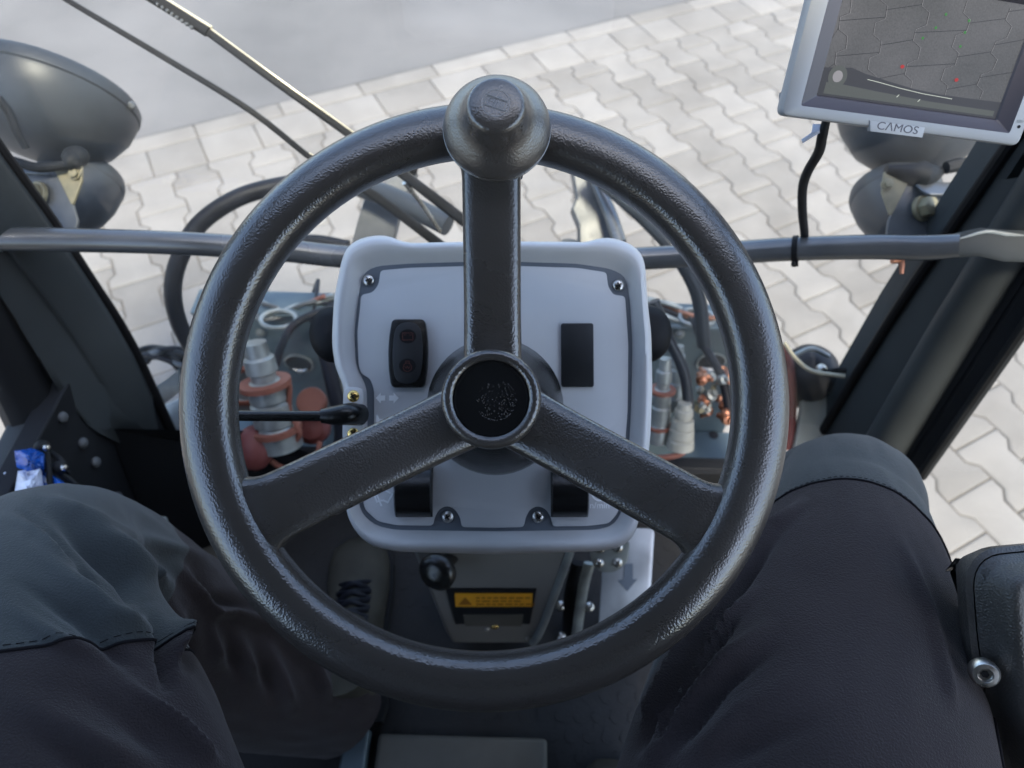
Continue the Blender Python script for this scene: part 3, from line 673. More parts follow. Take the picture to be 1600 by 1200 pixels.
# ================================================================== HANDRAIL
rail = empty('grab_rail', P(770, 400, .80), 'blue grey painted tubular rail running across the windscreen', 'rail')
b = MB(); rp = [(-60, 376, .745), (10, 374, .755), (150, 376, .775), (300, 381, .79), (440, 391, .805), (550, 402, .815), (770, 412, .82), (1000, 404, .815), (1130, 396, .80), (1240, 389, .775), (1360, 386, .745), (1440, 387, .725), (1500, 384, .705)]
rr = [.0135] * (len(rp) - 1) + [.0125]
b.tube([P(*p) for p in rp], rr, 24, 6); rtube = b.build('tube', 'rail', rail)
b = MB(); bent = [P(1484, 385, .711), P(1530, 378, .70), P(1570, 384, .698), P(1640, 386, .695)]
R = []
for i, c in enumerate(bent):
    h = [.0125, .0145, .016, .016][i]; t = [.0115, .004, .003, .003][i]; n_ = (UP * .9 - FW * .1).normalized(); f = FW
    R.append([c + n_ * h * math.cos(a) + f * t * math.sin(a) for a in [2 * math.pi * j / 16 for j in range(16)]])
b.rings(R); b.build('flattened_end', 'pillar2', rail)
b = MB(); M = frame(P(1552, 366, .742)); b.tube([P(1500, 373, .70), P(1540, 362, .696), P(1570, 366, .695), P(1600, 368, .694)], [.001, .002, .0025, .001], 8, 3); b.build('weld_bead', 'cuff', rail)
b = MB(); c = P(1243, 389, .775); e = (P(1300, 387, .76) - P(1190, 392, .795)).normalized(); M = axes(c, e, UP)
b.lathe([(.0135, -.003), (.0152, -.003), (.0152, .003), (.0135, .003)], M, 28); b.box((-.0155, .0, 0), (.008, .009, .007), M); b.box((-.019, .012, 0), (.004, .02, .003), M)
tag(b.build('cable_tie', 'seal'), 'black cable tie holding the monitor cable to the rail', 'cable tie')
b = MB(); b.tube([P(1395, 404, .77), P(1408, 408, .77), P(1409, 428, .77)], [.006, .004, .002], 8, 3); tag(b.build('rail_clip', 'copper'), 'small rusty clip hanging under the right end of the rail', 'clip')

# ================================================================== MONITOR
d1 = .50; d2 = .535
A0 = P(1220, 181, d1); A1 = P(1592, 229, d2); Xa = (A1 - A0)
lo, hi = .35, .6
def dotd(d3): return (P(1290, -95, d3) - A0).dot(Xa)
for _ in range(40):
    m = (lo + hi) / 2
    if dotd(lo) * dotd(m) <= 0: hi = m
    else: lo = m
print('monitor d3', lo)
Ya = P(1290, -95, lo) - A0; MW = Xa.length; MH = Ya.length; Xa.normalize(); Ya = (Ya - Xa * Ya.dot(Xa)).normalized(); Za = Xa.cross(Ya)
MM = Matrix((Xa, Ya, Za)).transposed().to_4x4(); MM.translation = A0
print('monitor', MW, MH)
mon = empty('camera_monitor', A0, 'silver framed camera monitor showing grey pavers, mounted upper right', 'monitor')
b = MB(); o_ = rrect(MW, MH, .006, 5, (MW / 2, MH / 2)); sc0 = (.0285, .0135, MW - .0225, MH - .016)
i1 = rpoly([(.0135, .0085), (MW - .0125, .0085), (MW - .0125, MH - .010), (.0135, MH - .010)], .002, 5)
i2 = rpoly([(sc0[0], sc0[1] + .004), (sc0[2], sc0[1] + .004), (sc0[2], sc0[3]), (sc0[0], sc0[3])], .0004, 5)
z3 = lambda pl, z: [(x, y, z) for x, y in pl]
b.rings([z3(inset(o_, .016), -.024), z3(inset(o_, .003), -.014), z3(o_, -.008), z3(o_, -.003), z3(inset(o_, .0010), -.0006), z3(inset(o_, .0024), 0), z3(i1, 0)], MM, cap1=False); fr_ = b.build('frame', 'silver', mon, ang=30)
b = MB(); b.rings([z3(i1, 0), z3(inset(i1, .0012), -.0015), z3(inset(i2, -.001), -.0065), z3(i2, -.0085)], MM, cap0=False, cap1=False); b.build('bezel', 'bezel', mon, ang=20)
def screen():
    scm = lambda name, c, e: (lambda m, c=tuple(x * .33 for x in c): (m.node_tree.nodes['Principled BSDF'].inputs['Emission Color'].__setattr__('default_value', (*c, 1)), m.node_tree.nodes['Principled BSDF'].inputs['Emission Strength'].__setattr__('default_value', e), m)[-1])(mat(name, tuple(x * .15 for x in c), .5, spec=.25))
    base = scm('screen_grey', (.085, .083, .085), 1.0)
    n = base.node_tree; pb = n.nodes['Principled BSDF']; tc = n.nodes['Texture Coordinate']; t = n.nodes.new('ShaderNodeTexNoise'); t.inputs['Scale'].default_value = 900; t.inputs['Detail'].default_value = 2; n.links.new(tc.outputs['Object'], t.inputs[0])
    t0 = n.nodes.new('ShaderNodeTexNoise'); t0.inputs['Scale'].default_value = 14; n.links.new(tc.outputs['Object'], t0.inputs[0])
    ma = n.nodes.new('ShaderNodeMath'); ma.operation = 'MULTIPLY_ADD'; ma.inputs[1].default_value = .6; t2 = n.nodes.new('ShaderNodeMath'); t2.operation = 'MULTIPLY'; t2.inputs[1].default_value = .4; n.links.new(t.outputs[0], t2.inputs[0]); n.links.new(t0.outputs[0], ma.inputs[0]); n.links.new(t2.outputs[0], ma.inputs[2])
    cr = n.nodes.new('ShaderNodeValToRGB'); cr.color_ramp.elements[0].position = .32; cr.color_ramp.elements[0].color = (.014, .0145, .0145, 1); cr.color_ramp.elements[1].position = .66; cr.color_ramp.elements[1].color = (.038, .037, .039, 1)
    n.links.new(ma.outputs[0], cr.inputs[0]); n.links.new(cr.outputs[0], pb.inputs['Emission Color'])
    ms = [base, scm('screen_line_dark', (.018, .018, .02), 1), scm('screen_line_light', (.22, .21, .22), 1), scm('screen_body', (.035, .035, .04), 1), scm('screen_red', (.30, .02, .02), 1), scm('screen_green', (.03, .16, .03), 1), scm('screen_glint', (.45, .48, .42), 1), scm('screen_body_low', (.07, .075, .07), 1)]
    b = MB(); x0, y0, x1, y1 = sc0; y0 += .004
    b.add([(x0, y0, -.0082), (x1, y0, -.0082), (x1, y1, -.0082), (x0, y1, -.0082)], [(0, 1, 2, 3)], 0, MM)
    def S(u, v): return (x0 + (x1 - x0) * u, y0 + (y1 - y0) * v)
    # joints seen by a wide-angle camera: u across, v up the screen
    def zig(u0, du, k0, col, w_=.00035):
        pts = []
        v = .13 + .0; i = 0
        while v < 1.0:
            f = (1 + .0 * v); o = .024 if (i // 2) % 2 == 0 else -.024
            x = u0 + du * v + o; pts.append(S(min(max(x, 0.0), 1), v)); v += .10 if i % 2 == 0 else .045; i += 1
        stroke(b, pts, w_, -.0081, MM, 1, .00004)
        stroke(b, [(p[0] + .0005, p[1]) for p in pts], w_ * .7, -.0081, MM, 2, .00003)
        return pts
    cols = [(.10, -.10), (.27, -.08), (.46, -.04), (.65, .0), (.84, .05)]
    Z = [zig(u, du, i, 1) for i, (u, du) in enumerate(cols)]
    edges = [[S(0, .2), S(0, 1)]] + Z + [[S(1, .2), S(1, 1)]]
    def at(poly, y):
        for p, q_ in zip(poly, poly[1:]):
            if p[1] <= y <= q_[1] and q_[1] > p[1]: return p[0] + (q_[0] - p[0]) * (y - p[1]) / (q_[1] - p[1])
        return None
    for ci in range(6):
        v = .2 + (.145 if ci % 2 else 0)
        while v < .97:
            yl = S(0, v)[1]; yr = S(0, min(v + .085, .99))[1]; a = at(edges[ci], yl); c = at(edges[ci + 1], yr)
            if a and c: stroke(b, [(a, yl), (c, yr)], .0004, -.0081, MM, 1, .00005)
            v += .29
    top = [(0, .24), (.06, .25), (.14, .27), (.22, .235), (.35, .20), (.5, .165), (.65, .15), (.82, .15), (1, .155)]
    b.prism([S(*p) for p in top] + [S(1, .0), S(0, 0)], -.0081, -.0079, MM, 3)
    b.prism([S(.03, .02), S(.98, .02), S(.98, .07), S(.6, .075), S(.3, .10), S(.1, .12), S(.03, .12)], -.0079, -.0078, MM, 7)
    b.prism(circ(.0075, 20, S(.08, .18)), -.0079, -.00775, MM, 7); b.prism(circ(.004, 16, S(.08, .18)), -.0079, -.0077, MM, 2)
    stroke(b, [S(.24, .19), S(.30, .18), S(.42, .155), (S(.55, .135)), S(.72, .125)], .0004, -.0079, MM, 6, .00015)
    for u, v in ((.42, .075), (.54, .06)): stroke(b, [S(u, v), S(u + .008, v + .02)], .0005, -.0078, MM, 6, .0002)
    for u, v in ((.40, .34), (.71, .295)): b.prism(circ(.0016, 12, S(u, v), ry=.0013), -.0079, -.0077, MM, 4)
    for u, v in ((.46, .60), (.51, .70), (.54, .82), (.67, .58), (.67, .70), (.67, .80)): b.prism(circ(.0010, 8, S(u, v)), -.0079, -.0078, MM, 5)
    b.build('screen', ms, mon)
screen()
def mp(px, py): return onp(MM, px, py, 0)
b = MB(); b.prism([mp(1358, 188), mp(1444, 199), mp(1440, 215), mp(1359, 205)], -.003, .0010, MM, bev=.0003); b.build('name_plate', M_['plate'], mon)
c = mp(1401, 201); a_ = Vector(mp(1440, 206)) - Vector(mp(1365, 196)); 
LMt = MM @ Matrix.Translation((c[0], c[1] + .0003, .0011))
text_mesh('brand_lettering', 'C\u039bMOS', .0078, LMt, M_['bezel'], mon, .0001, sx=1.32)
b = MB(); b.prism(circ(.0012, 14, mp(1592, 198)), 0, .0004, MM); b.build('sensor_hole', 'seal', mon)
text_mesh('power_lettering', 'S/W', .0035, MM @ Matrix.Translation((*mp(1594, 190), .0002)), 'cuff', mon, .0001)
b = MB(); arm0 = MM @ Vector((MW * .6, MH * .5, -.025)); b.tube([arm0, arm0 - Za * .03 + Xa * .02, Vector((.5, .55, 1.36)), Vector((.585, .62, 1.38))], .011, 12, 5); b.build('mount_arm', 'black', mon)
b = MB(); cp = [(1292, 185, .535), (1285, 212, .545), (1279, 238, .57), (1262, 268, .61), (1254, 295, .65), (1254, 335, .71), (1257, 365, .765), (1256, 392, .80), (1257, 404, .805)]
b.tube([P(*p) for p in cp], [.0030, .0040, .0042, .0043, .0044, .0045, .0045, .0045, .004], 14, 6)
tag(b.build('monitor_cable', 'rubber'), 'black sheathed cable hanging from the monitor down to the rail', 'cable')
b = MB(); b.rings([[P(1272 + t * 18, 190 + 18 * (1 - t), .54), P(1292, 190 + 12 * (1 - t), .54), P(1292, 196 + 12 * (1 - t), .542), P(1256 + t * 30, 222 - 18 * t, .542)] for t in (0, .5, 1)])
b = MB(); b.add([P(1270, 194, .540), P(1296, 194, .540), P(1292, 206, .541), P(1282, 207, .541), P(1254, 224, .542), P(1252, 218, .542), P(1268, 207, .5405)], [(0, 1, 2, 3, 4, 5, 6)])
o = b.build('cable_tag', 'whitepack'); sol = o.modifiers.new('t', 'SOLIDIFY'); sol.thickness = .0006; tag(o, 'small pale tag wrapped round the monitor cable below the frame', 'tag')

# ================================================================== WORK LAMPS OUTSIDE
def tilt(px, py, ex, ey, c):                                  # axis leaning c along the line of sight, the rest up the picture
    r = ray(px, py).normalized(); e = RT * ex + UP * ey; e = (e - r * e.dot(r)).normalized(); return tuple(r * c + e * math.sqrt(1 - c * c))
def lamp(c, r, ax, label, depth=.11):
    t = empty('round_lamp', c, label, 'lamp', 'round lamps outside the front pillars'); M = axes(c, ax, (1, 0, 0))
    b = MB(); b.lathe([(.0, -depth), (r * .25, -depth * .99), (r * .55, -depth * .88), (r * .8, -depth * .62), (r * .95, -depth * .28), (r, -.0), (r * 1.0, .004)], M, 48); b.build('shell', 'lamp', t, ang=60)
    b = MB(); b.lathe([(r * 1.0, .004), (r * 1.02, .006), (r * 1.02, .016), (r * .97, .024), (r * .6, .030), (0, .032)], M, 48); b.build('lens_rim', 'lamp', t)
    return t, M
# left pair
c = P(80, 160, .93); lt, LM_ = lamp(c, .106, tilt(84, 160, .22, .97, .36), 'big dark round lamp seen from behind, outside upper left', .078)
b = MB(); e = P(206, 165, .93); b.ball(e, .006, None, 10); b.build('rim_clip', 'brk', lt)
b = MB()
for s_ in (0, 1): b.tube([P(-10 + s_ * 8, 152, .80), P(8 + s_ * 8, 175, .805), P(22 + s_ * 6, 205, .81), P(38 + s_ * 4, 232, .82)], .0022 + .0015 * s_, 8, 4)
b.build('loose_strap', 'rubber', lt)
b = MB(); b.ball(P(118, 245, .86), .016, None, 16, (1, 1, .8)); b.tube([P(118, 245, .86), P(112, 252, .85), P(106, 262, .85)], [.012, .010, .006], 12, 4); b.build('rubber_grommet', 'rubber', lt)
c = P(124, 292, .98); l2, _m = lamp(c, .055, (.0, 1, .2), 'smaller black round lamp behind the left bracket', .07)
for nm_ in ('grain', 'knob'): M_[nm_].node_tree.nodes['Principled BSDF'].inputs['IOR'].default_value = 1.62
def bracket(mirror, label):
    X = (lambda x: x) if not mirror else (lambda x: 1528 - (x - 0) * 1.0 + 0)
    t = empty('lamp_bracket', P(X(60), 300, .84), label, 'bracket', 'lamp brackets on the front pillars')
    if not mirror:
        f = [(78, 272), (100, 268), (122, 345), (118, 362), (60, 362), (20, 300), (10, 272)]; tf = [(8, 268), (78, 271), (72, 262), (55, 256), (-10, 256)]; z = [(84, 265), (128, 258), (128, 282), (114, 320), (110, 318)]; dd = .86; bolts = [(60, 304)]; zb = (117, 272)
    else:
        f = [(1432, 285), (1416, 290), (1388, 345), (1384, 374), (1440, 378), (1478, 374), (1510, 320), (1525, 298), (1525, 288)]; tf = [(1428, 284), (1530, 284), (1520, 302), (1452, 303), (1440, 296)]; z = [(1382, 268), (1400, 270), (1419, 287), (1394, 336), (1390, 334), (1378, 300)]; dd = .86; bolts = [(1440, 326)]; zb = (1386, 288)
    th = FW * .004
    def slab(poly, d, mt, nm, dz=.0, th=th):
        b = MB(); a = [P(x, y, d) for x, y in poly]; n = len(a); b.add(a + [p + th for p in a], [tuple(range(n)), tuple(reversed(range(n, 2 * n)))] + [(i, (i + 1) % n, (i + 1) % n + n, i + n) for i in range(n)]); return b.build(nm, mt, t, bevel=.0012)
    slab(f, dd, 'brk', 'plate'); zf = P(tf[0][0], tf[0][1], dd - .004).z; b = MB(); a = [PZ(x, y, zf) for x, y in tf]; n = len(a); b.add(a + [p - Vector((0, 0, .004)) for p in a], [tuple(range(n)), tuple(reversed(range(n, 2 * n)))] + [(i, (i + 1) % n, (i + 1) % n + n, i + n) for i in range(n)]); b.build('top_flange', 'rail', t, bevel=.0012); slab(z, dd - .002, 'zinc', 'zinc_plate')
    for x, y in bolts: b = MB(); bolt(b, axes(P(x, y, dd - .002), -FW + RT * (-.4 if not mirror else .4), RT), .013, .016); b.build('bolt', 'zinc', t, bevel=.001)
    b = MB(); bolt(b, axes(P(*zb, dd - .004), -FW, RT), .006, .006); b.build('nut', 'zinc', t, bevel=.001)
bracket(False, 'dark steel bracket with yellow zinc plate and bolt, left pillar')
bracket(True, 'dark steel bracket with yellow zinc plate and bolt, right pillar')
b = MB(); b.tube([P(-30, 248, .84), P(20, 252, .84), P(60, 262, .845), P(104, 258, .85)], .006, 10, 5); tag(b.build('lamp_cable', 'rubber'), 'black cable running to the big left lamp', 'cable')
c = P(1432, 152, .95); l3, _m = lamp(c, .104, tilt(1432, 150, -.05, 1, .5), 'big dark round lamp seen from behind, below the monitor', .105)
b = MB(); b.tube([P(1384, 265, .86), P(1440, 274, .86), P(1470, 268, .87)], [.006, .018, .006], 10, 4); b.build('rubber_grommet', 'rubber', l3)
c = P(1400, 312, .97); l4, _m = lamp(c, .058, (.0, 1, .2), 'smaller dark round lamp behind the right bracket', .07)
b = MB(); b.tube([P(1478, 262, .86), P(1500, 258, .86), P(1508, 268, .86), P(1548, 279, .86)], [.008, .009, .006, .005], 10, 5); b.ball(P(1511, 253, .86), .006, None, 8); tag(b.build('lamp_cable', 'rubber'), 'black cable with rubber plug beside the big right lamp', 'cable')

# ================================================================== WIPER AND LINKAGE OUTSIDE
wp = empty('wiper_arm', P(690, 345, .86), 'pair of black wiper arms with sunlight painted along their edges, crossing the windscreen upper left', 'wiper')
def arm(pts, r, name, edge=True, mt='seal', off=.0):
    b = MB(); q_ = [P(*p) for p in pts]; b.tube(q_, r, 8, 4, ref=tuple(-FW), flat=.7); o = b.build(name, mt, wp)
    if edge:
        b = MB(); s_ = (RT * .57 + UP * .82); b.tube([p + s_ * r[0] * 1.02 + FW * .001 for p in q_], [x * .34 for x in r], 6, 4); b.build('painted_sun_edge', 'edge', o)  # pale gold strip painted as sunlight on the upper right edge
    return o
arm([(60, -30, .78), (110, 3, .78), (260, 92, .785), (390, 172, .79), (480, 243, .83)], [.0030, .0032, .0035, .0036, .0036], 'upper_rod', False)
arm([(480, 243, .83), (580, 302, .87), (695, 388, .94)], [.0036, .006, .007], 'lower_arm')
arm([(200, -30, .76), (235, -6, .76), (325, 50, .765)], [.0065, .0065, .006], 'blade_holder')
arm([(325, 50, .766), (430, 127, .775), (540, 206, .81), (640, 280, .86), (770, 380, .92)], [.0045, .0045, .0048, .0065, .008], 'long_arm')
b = MB()
for y in range(8): bolt(b, frame(P(246 + y * 7.5, 6 + y * 5.2, .758)), .0016, .001)
b.build('rivet', 'brk', wp)
b = MB(); b.tube([P(632, 285, .86), P(660, 320, .89), P(688, 362, .92)], [.0035, .003, .003], 8, 4); b.build('link_rod', 'steel', wp)
# front linkage plates and tubes seen between the wheel rim and the console
lk = empty('front_linkage', P(600, 340, 1.05), 'dark painted steel linkage with thick tube beyond the windscreen, above the console', 'linkage')
b = MB(); a = [P(x, y, 1.05) for x, y in [(572, 300), (600, 285), (640, 262), (652, 268), (630, 310), (622, 345), (612, 385), (548, 385), (560, 340)]]; n = len(a); th = FW * .02
b.add(a + [p + th for p in a], [tuple(range(n)), tuple(reversed(range(n, 2 * n)))] + [(i, (i + 1) % n, (i + 1) % n + n, i + n) for i in range(n)]); b.build('plate', 'brk', lk, bevel=.002)
b = MB(); b.tube([P(560, 290, 1.02), P(620, 312, 1.0), P(700, 352, .98)], .016, 16, 5); b.build('tube', 'lamp', lk)
b = MB(); b.ball(P(643, 264, 1.03), .010, None, 12); b.build('pin', 'seal', lk)
la = empty('lifting_arm', P(935, 330, 1.1), 'dark grey curved lifting arm outside, right of the upper spoke', 'lifting arm')
def slabp(poly, d, thk, mt, nm, par, bev=.003):
    b = MB(); a = [P(x, y, d if not callable(d) else d(y)) for x, y in poly]; n = len(a); th = FW * thk; b.add(a + [p + th for p in a], [tuple(range(n)), tuple(reversed(range(n, 2 * n)))] + [(i, (i + 1) % n, (i + 1) % n + n, i + n) for i in range(n)]); return b.build(nm, mt, par, bevel=bev)
slabp([(893, 262), (930, 262), (948, 300), (962, 340), (976, 385), (905, 385), (904, 352), (893, 325), (901, 308), (897, 285)], 1.05, .03, 'brk', 'side_plate', la)
b = MB(); b.tube([P(924, 268, 1.04), P(938, 300, 1.035), P(953, 335, 1.03), P(968, 380, 1.02)], [.008, .010, .011, .011], 12, 5); b.build('rounded_edge', 'rail', la)
b = MB(); b.tube([P(905, 385, 1.08), P(880, 460, 1.12), P(860, 560, 1.15)], .03, 12, 4); b.build('lower_tube', 'brk', la)
# hoses
def hose(pts, r, label, mt='hose'):
    b = MB(); b.tube([P(*p) for p in pts], r, 16, 8); return tag(b.build('hydraulic_hose', mt), label, 'hose', 'hydraulic hoses outside the windscreen')
hose([(600, 300, 1.02), (520, 282, 1.0), (440, 290, .98), (370, 310, .97), (312, 350, .97), (282, 400, .98), (270, 450, 1.0), (278, 500, 1.03), (300, 545, 1.06), (330, 600, 1.1)], .0125, 'thick black hose making a wide loop left of the wheel')
hose([(545, 385, 1.0), (490, 376, 1.0), (440, 382, 1.01), (400, 398, 1.03), (370, 430, 1.06)], .009, 'thin black hose curving away just under the rail, left')
hose([(925, 270, 1.0), (960, 300, .99), (1010, 345, .98), (1055, 395, .97), (1090, 460, .99), (1100, 540, 1.03)], .0105, 'ribbed grey black hose arcing down behind the right of the rim', 'lamp')
hose([(1022, 470, 1.0), (1045, 530, 1.02), (1068, 580, 1.04), (1076, 640, 1.07), (1073, 672, 1.08)], .0085, 'grey hose plugged into the rear right coupling', 'lamp')

# ================================================================== HYDRAULIC BULKHEAD
bk = empty('coupling_bulkhead', P(770, 600, 1.15), 'teal grey steel coupling bulkhead with round holes, outside below the windscreen', 'bulkhead')
def slabw(poly, thv, mt, nm, par, bev=.003, cut=None):
    b = MB(); n = len(poly); a = [Vector(p) for p in poly]; b.add(a + [p + Vector(thv) for p in a], [tuple(range(n)), tuple(reversed(range(n, 2 * n)))] + [(i, (i + 1) % n, (i + 1) % n + n, i + n) for i in range(n)]); return b.build(nm, mt, par, bevel=bev)
Yb = .78
Lx, Rx = PY(392, 660, Yb).x, PY(1138, 660, Yb).x; zt = PY(770, 506, Yb).z; zb = PY(770, 668, Yb).z
print('bulkhead', Lx, Rx, zt, zb)
pl = slabw([(Lx, Yb, zb - .02), (Rx, Yb, zb - .02), (Rx, Yb, zt), (Lx, Yb, zt)], (0, .01, 0), 'teal', 'upright_plate', bk)
slabw([(Lx, Yb - .003, zt + .001), (Rx, Yb - .003, zt + .001), (Rx, Yb + .055, zt + .001), (Lx, Yb + .055, zt + .001)], (0, 0, .008), 'teal', 'top_deck', bk)
zs = zb + .012
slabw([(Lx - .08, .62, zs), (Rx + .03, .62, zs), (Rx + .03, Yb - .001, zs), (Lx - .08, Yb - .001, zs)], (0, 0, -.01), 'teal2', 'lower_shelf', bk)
for px, py, r in ((467, 568, .026), (1111, 566, .026)):
    c = PY(px, py, Yb - .004); M = axes(c, (0, -1, 0), (1, 0, 0)); b = MB()
    b.lathe([(r * .98, -.003), (r * 1.06, .0015), (r * 1.0, .003), (r * .93, .0015), (r * .93, -.003)], M, 28); b.build('hole_rim', 'cuff', bk)
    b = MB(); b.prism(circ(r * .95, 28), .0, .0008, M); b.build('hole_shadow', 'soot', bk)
    b = MB(); b.tube([M @ Vector((r * .6 * math.cos(t), r * .6 * math.sin(t) - r * .15, .004)) for t in [math.pi * (1.15 + .7 * i / 8) for i in range(9)]], [.001, .003, .004, .005, .006, .005, .004, .003, .001], 8, 2); b.build('bright_crescent', 'steel', bk)  # bright steel crescent on the lower inside of the hole
c = PZ(1115, 698, zs + .0); 
for px, py in ((1115, 680), (460, 725)):
    b = MB(); b.prism(circ(.010, 20), .0005, .0012, axes(PZ(px, py, zs), (0, 0, 1), (1, 0, 0))); b.build('drain_hole', 'soot', bk)
for px in (432, 1090):   # oval openings with steel rings on the deck
    c = PZ(px, 515 if px < 700 else 512, zt + .010); b = MB(); b.tube([c + Vector((.030 * math.cos(t), .020 * math.sin(t) + .02, .004)) for t in [2 * math.pi * i / 16 for i in range(17)]], .004, 10, 3); b.build('deck_ring', 'cuff', bk)
slabw([PY(526, 590, Yb - .03), PY(552, 590, Yb - .03), PY(548, 650, Yb - .03), PY(524, 650, Yb - .03)], (0, .008, 0), 'cream', 'cream_tab', bk)
# clutter on the deck
def cables(pts_list, label, cols, r=.004):
    t = empty('cable_bundle', P(*pts_list[0][0]), label, 'cable bundle')
    for i, pts in enumerate(pts_list):
        b = MB(); b.tube([P(*p) for p in pts], r, 8, 6); b.build('cable', cols[i % len(cols)], t)
def jit(base, n, a, b_=.02):
    out = []
    for _ in range(n):
        out.append([(x + random.uniform(-a, a), y + random.uniform(-a, a) * .6, d + random.uniform(-b_, b_)) for x, y, d in base])
    return out
cables(jit([(215, 560, 1.12), (240, 548, 1.12), (275, 556, 1.12), (300, 575, 1.12), (330, 570, 1.12)], 7, 16), 'tangle of black cables outside, left of the rim', ['hose', 'rubber', 'soot', 'brk'], .005)
cables(jit([(1000, 470, 1.2), (1045, 486, 1.2), (1090, 500, 1.2), (1135, 496, 1.2)], 7, 18), 'mixed brown, copper and black cables on the right of the deck', ['copper', 'hose', 'cuff', 'brk'], .0045)
cables(jit([(395, 480, 1.2), (430, 490, 1.2), (480, 480, 1.2), (520, 470, 1.2)], 8, 18), 'mixed orange, grey and black cables on the left of the deck', ['cuff', 'hose', 'orange', 'brk'], .004)
cables(jit([(500, 440, 1.25), (492, 470, 1.22), (488, 500, 1.2)], 2, 6), 'thin black cables standing up beside the left cup', ['hose'], .004)
def coupling(A, B, r, label, rings=2, ringm='orange', mt='cuff', strap=None):
    A, B = Vector(A), Vector(B); t = empty('hydraulic_coupling', B, label, 'coupling', 'hydraulic couplings on the bulkhead'); M = axes(A, B - A, (1, 0, 0)); Ln = (B - A).length
    pr = [(0, 0), (r * .55, 0), (r * .6, Ln * .12), (r * .75, Ln * .14), (r * .78, Ln * .26), (r * .62, Ln * .28), (r * .62, Ln * .34), (r * .9, Ln * .36), (r * .95, Ln * .52), (r * .85, Ln * .54), (r * 1.0, Ln * .56), (r * 1.05, Ln * .74), (r * .9, Ln * .76), (r * 1.1, Ln * .8), (r * 1.15, Ln * .98), (0, Ln)]
    b = MB(); b.lathe(pr, M, 28); b.build('body', mt, t, ang=30)
    for k, f in enumerate((.35, .78)[:rings]):
        b = MB(); b.lathe([(r * .9, Ln * f), (r * 1.28, Ln * f), (r * 1.28, Ln * f + r * .28), (r * .9, Ln * f + r * .28)], M, 28); b.build('dust_ring', ringm, t)
    if strap: b = MB(); b.tube([P(*p) for p in strap], .0045, 8, 6); b.build('cap_strap', ringm, t)
    return t
coupling(P(398, 535, 1.0), P(440, 700, 1.07), .030, 'big pale grey coupling with orange rings, front left', strap=[(415, 600, 1.03), (450, 598, 1.03), (452, 640, 1.04), (468, 680, 1.05), (440, 700, 1.06), (420, 715, 1.06), (450, 733, 1.07), (490, 725, 1.07), (500, 690, 1.07)])
coupling(P(375, 520, 1.05), P(385, 640, 1.12), .022, 'second grey coupling behind the rim, left')
b = MB(); M = axes(P(487, 628, 1.10), -FW + UP * .3, RT); b.lathe([(0, -.014), (.021, -.014), (.024, -.008), (.024, .004), (.022, .006), (0, .006)], M, 32); tag(b.build('dust_cap', 'orange'), 'flat orange round dust cap left of the console', 'cap')
b = MB(); M = axes(P(488, 668, 1.12), -FW + UP * .1, RT); b.lathe([(0, -.02), (.026, -.02), (.028, .0), (.020, .008), (0, .010)], M, 28); tag(b.build('dust_cap', 'redcap'), 'dark red dust cap just below the orange cap', 'cap')
b = MB(); M = axes(P(398, 700, 1.05), -FW, RT); b.ball((0, 0, 0), .030, M, 20, (1, 1.2, .8)); b.lathe([(0, -.04), (.012, -.04), (.012, 0), (0, 0)], M, 16); tag(b.build('rubber_plug', 'redcap'), 'rounded red plug against the inside of the rim, lower left', 'plug')
coupling(P(1040, 560, 1.03), P(1027, 690, 1.10), .016, 'slim pale coupling touching the right edge of the console')
coupling(P(1070, 630, 1.05), P(1062, 700, 1.08), .019, 'short cream coupling with orange strap, right', rings=0, mt='cream', strap=[(1050, 690, 1.07), (1068, 704, 1.07), (1072, 698, 1.07), (1066, 708, 1.07), (1045, 714, 1.07), (1010, 716, 1.08)])
coupling(P(1060, 540, 1.08), P(1054, 640, 1.12), .016, 'grey coupling behind the slim one, right', rings=0)
for pts, r_, lab in (([(506, 540, 1.06), (520, 600, 1.06), (534, 670, 1.08), (528, 735, 1.1)], .012, 'dark hose running down close to the left edge of the console'),
                    ([(560, 470, 1.16), (470, 500, 1.14), (440, 540, 1.12), (425, 600, 1.12)], .007, 'thin dark hose curving over the left bulkhead hole'),
                    ([(1085, 500, 1.14), (1100, 540, 1.10), (1128, 590, 1.08), (1140, 650, 1.08)], .007, 'thin dark hose dropping over the right bulkhead hole')): hose(pts, r_, lab)
for px, py in ((407, 520), (545, 520), (1062, 522), (1148, 522), (1130, 690), (1085, 690), (470, 702), (560, 700)):
    b = MB(); bolt(b, axes(PY(px, py, Yb - .004), (0, -1, 0), (1, 0, 0)), .007, .006); b.build('plate_bolt', 'cuff', bk)
# valve cluster
vc = empty('valve_cluster', P(1115, 620, 1.1), 'cluster of small brass, copper and steel valve fittings on the bulkhead', 'valve')
for i in range(22):
    px, py = 1090 + random.random() * 52, 575 + random.random() * 80
    t = MB(); M = axes(P(px, py, 1.10 + random.uniform(-.03, .02)), -FW + RT * random.uniform(-.6, .6) + UP * random.uniform(-.6, .6), RT); r = random.uniform(.005, .010)
    t.lathe([(0, -.02), (r * .6, -.02), (r * .6, -.004), (r, -.004), (r, .006), (r * .5, .008), (r * .5, .014), (0, .014)], M, 12); t.build('fitting', random.choice(['copper', 'cuff', 'zinc', 'copper', 'cuff']), vc, ang=30)
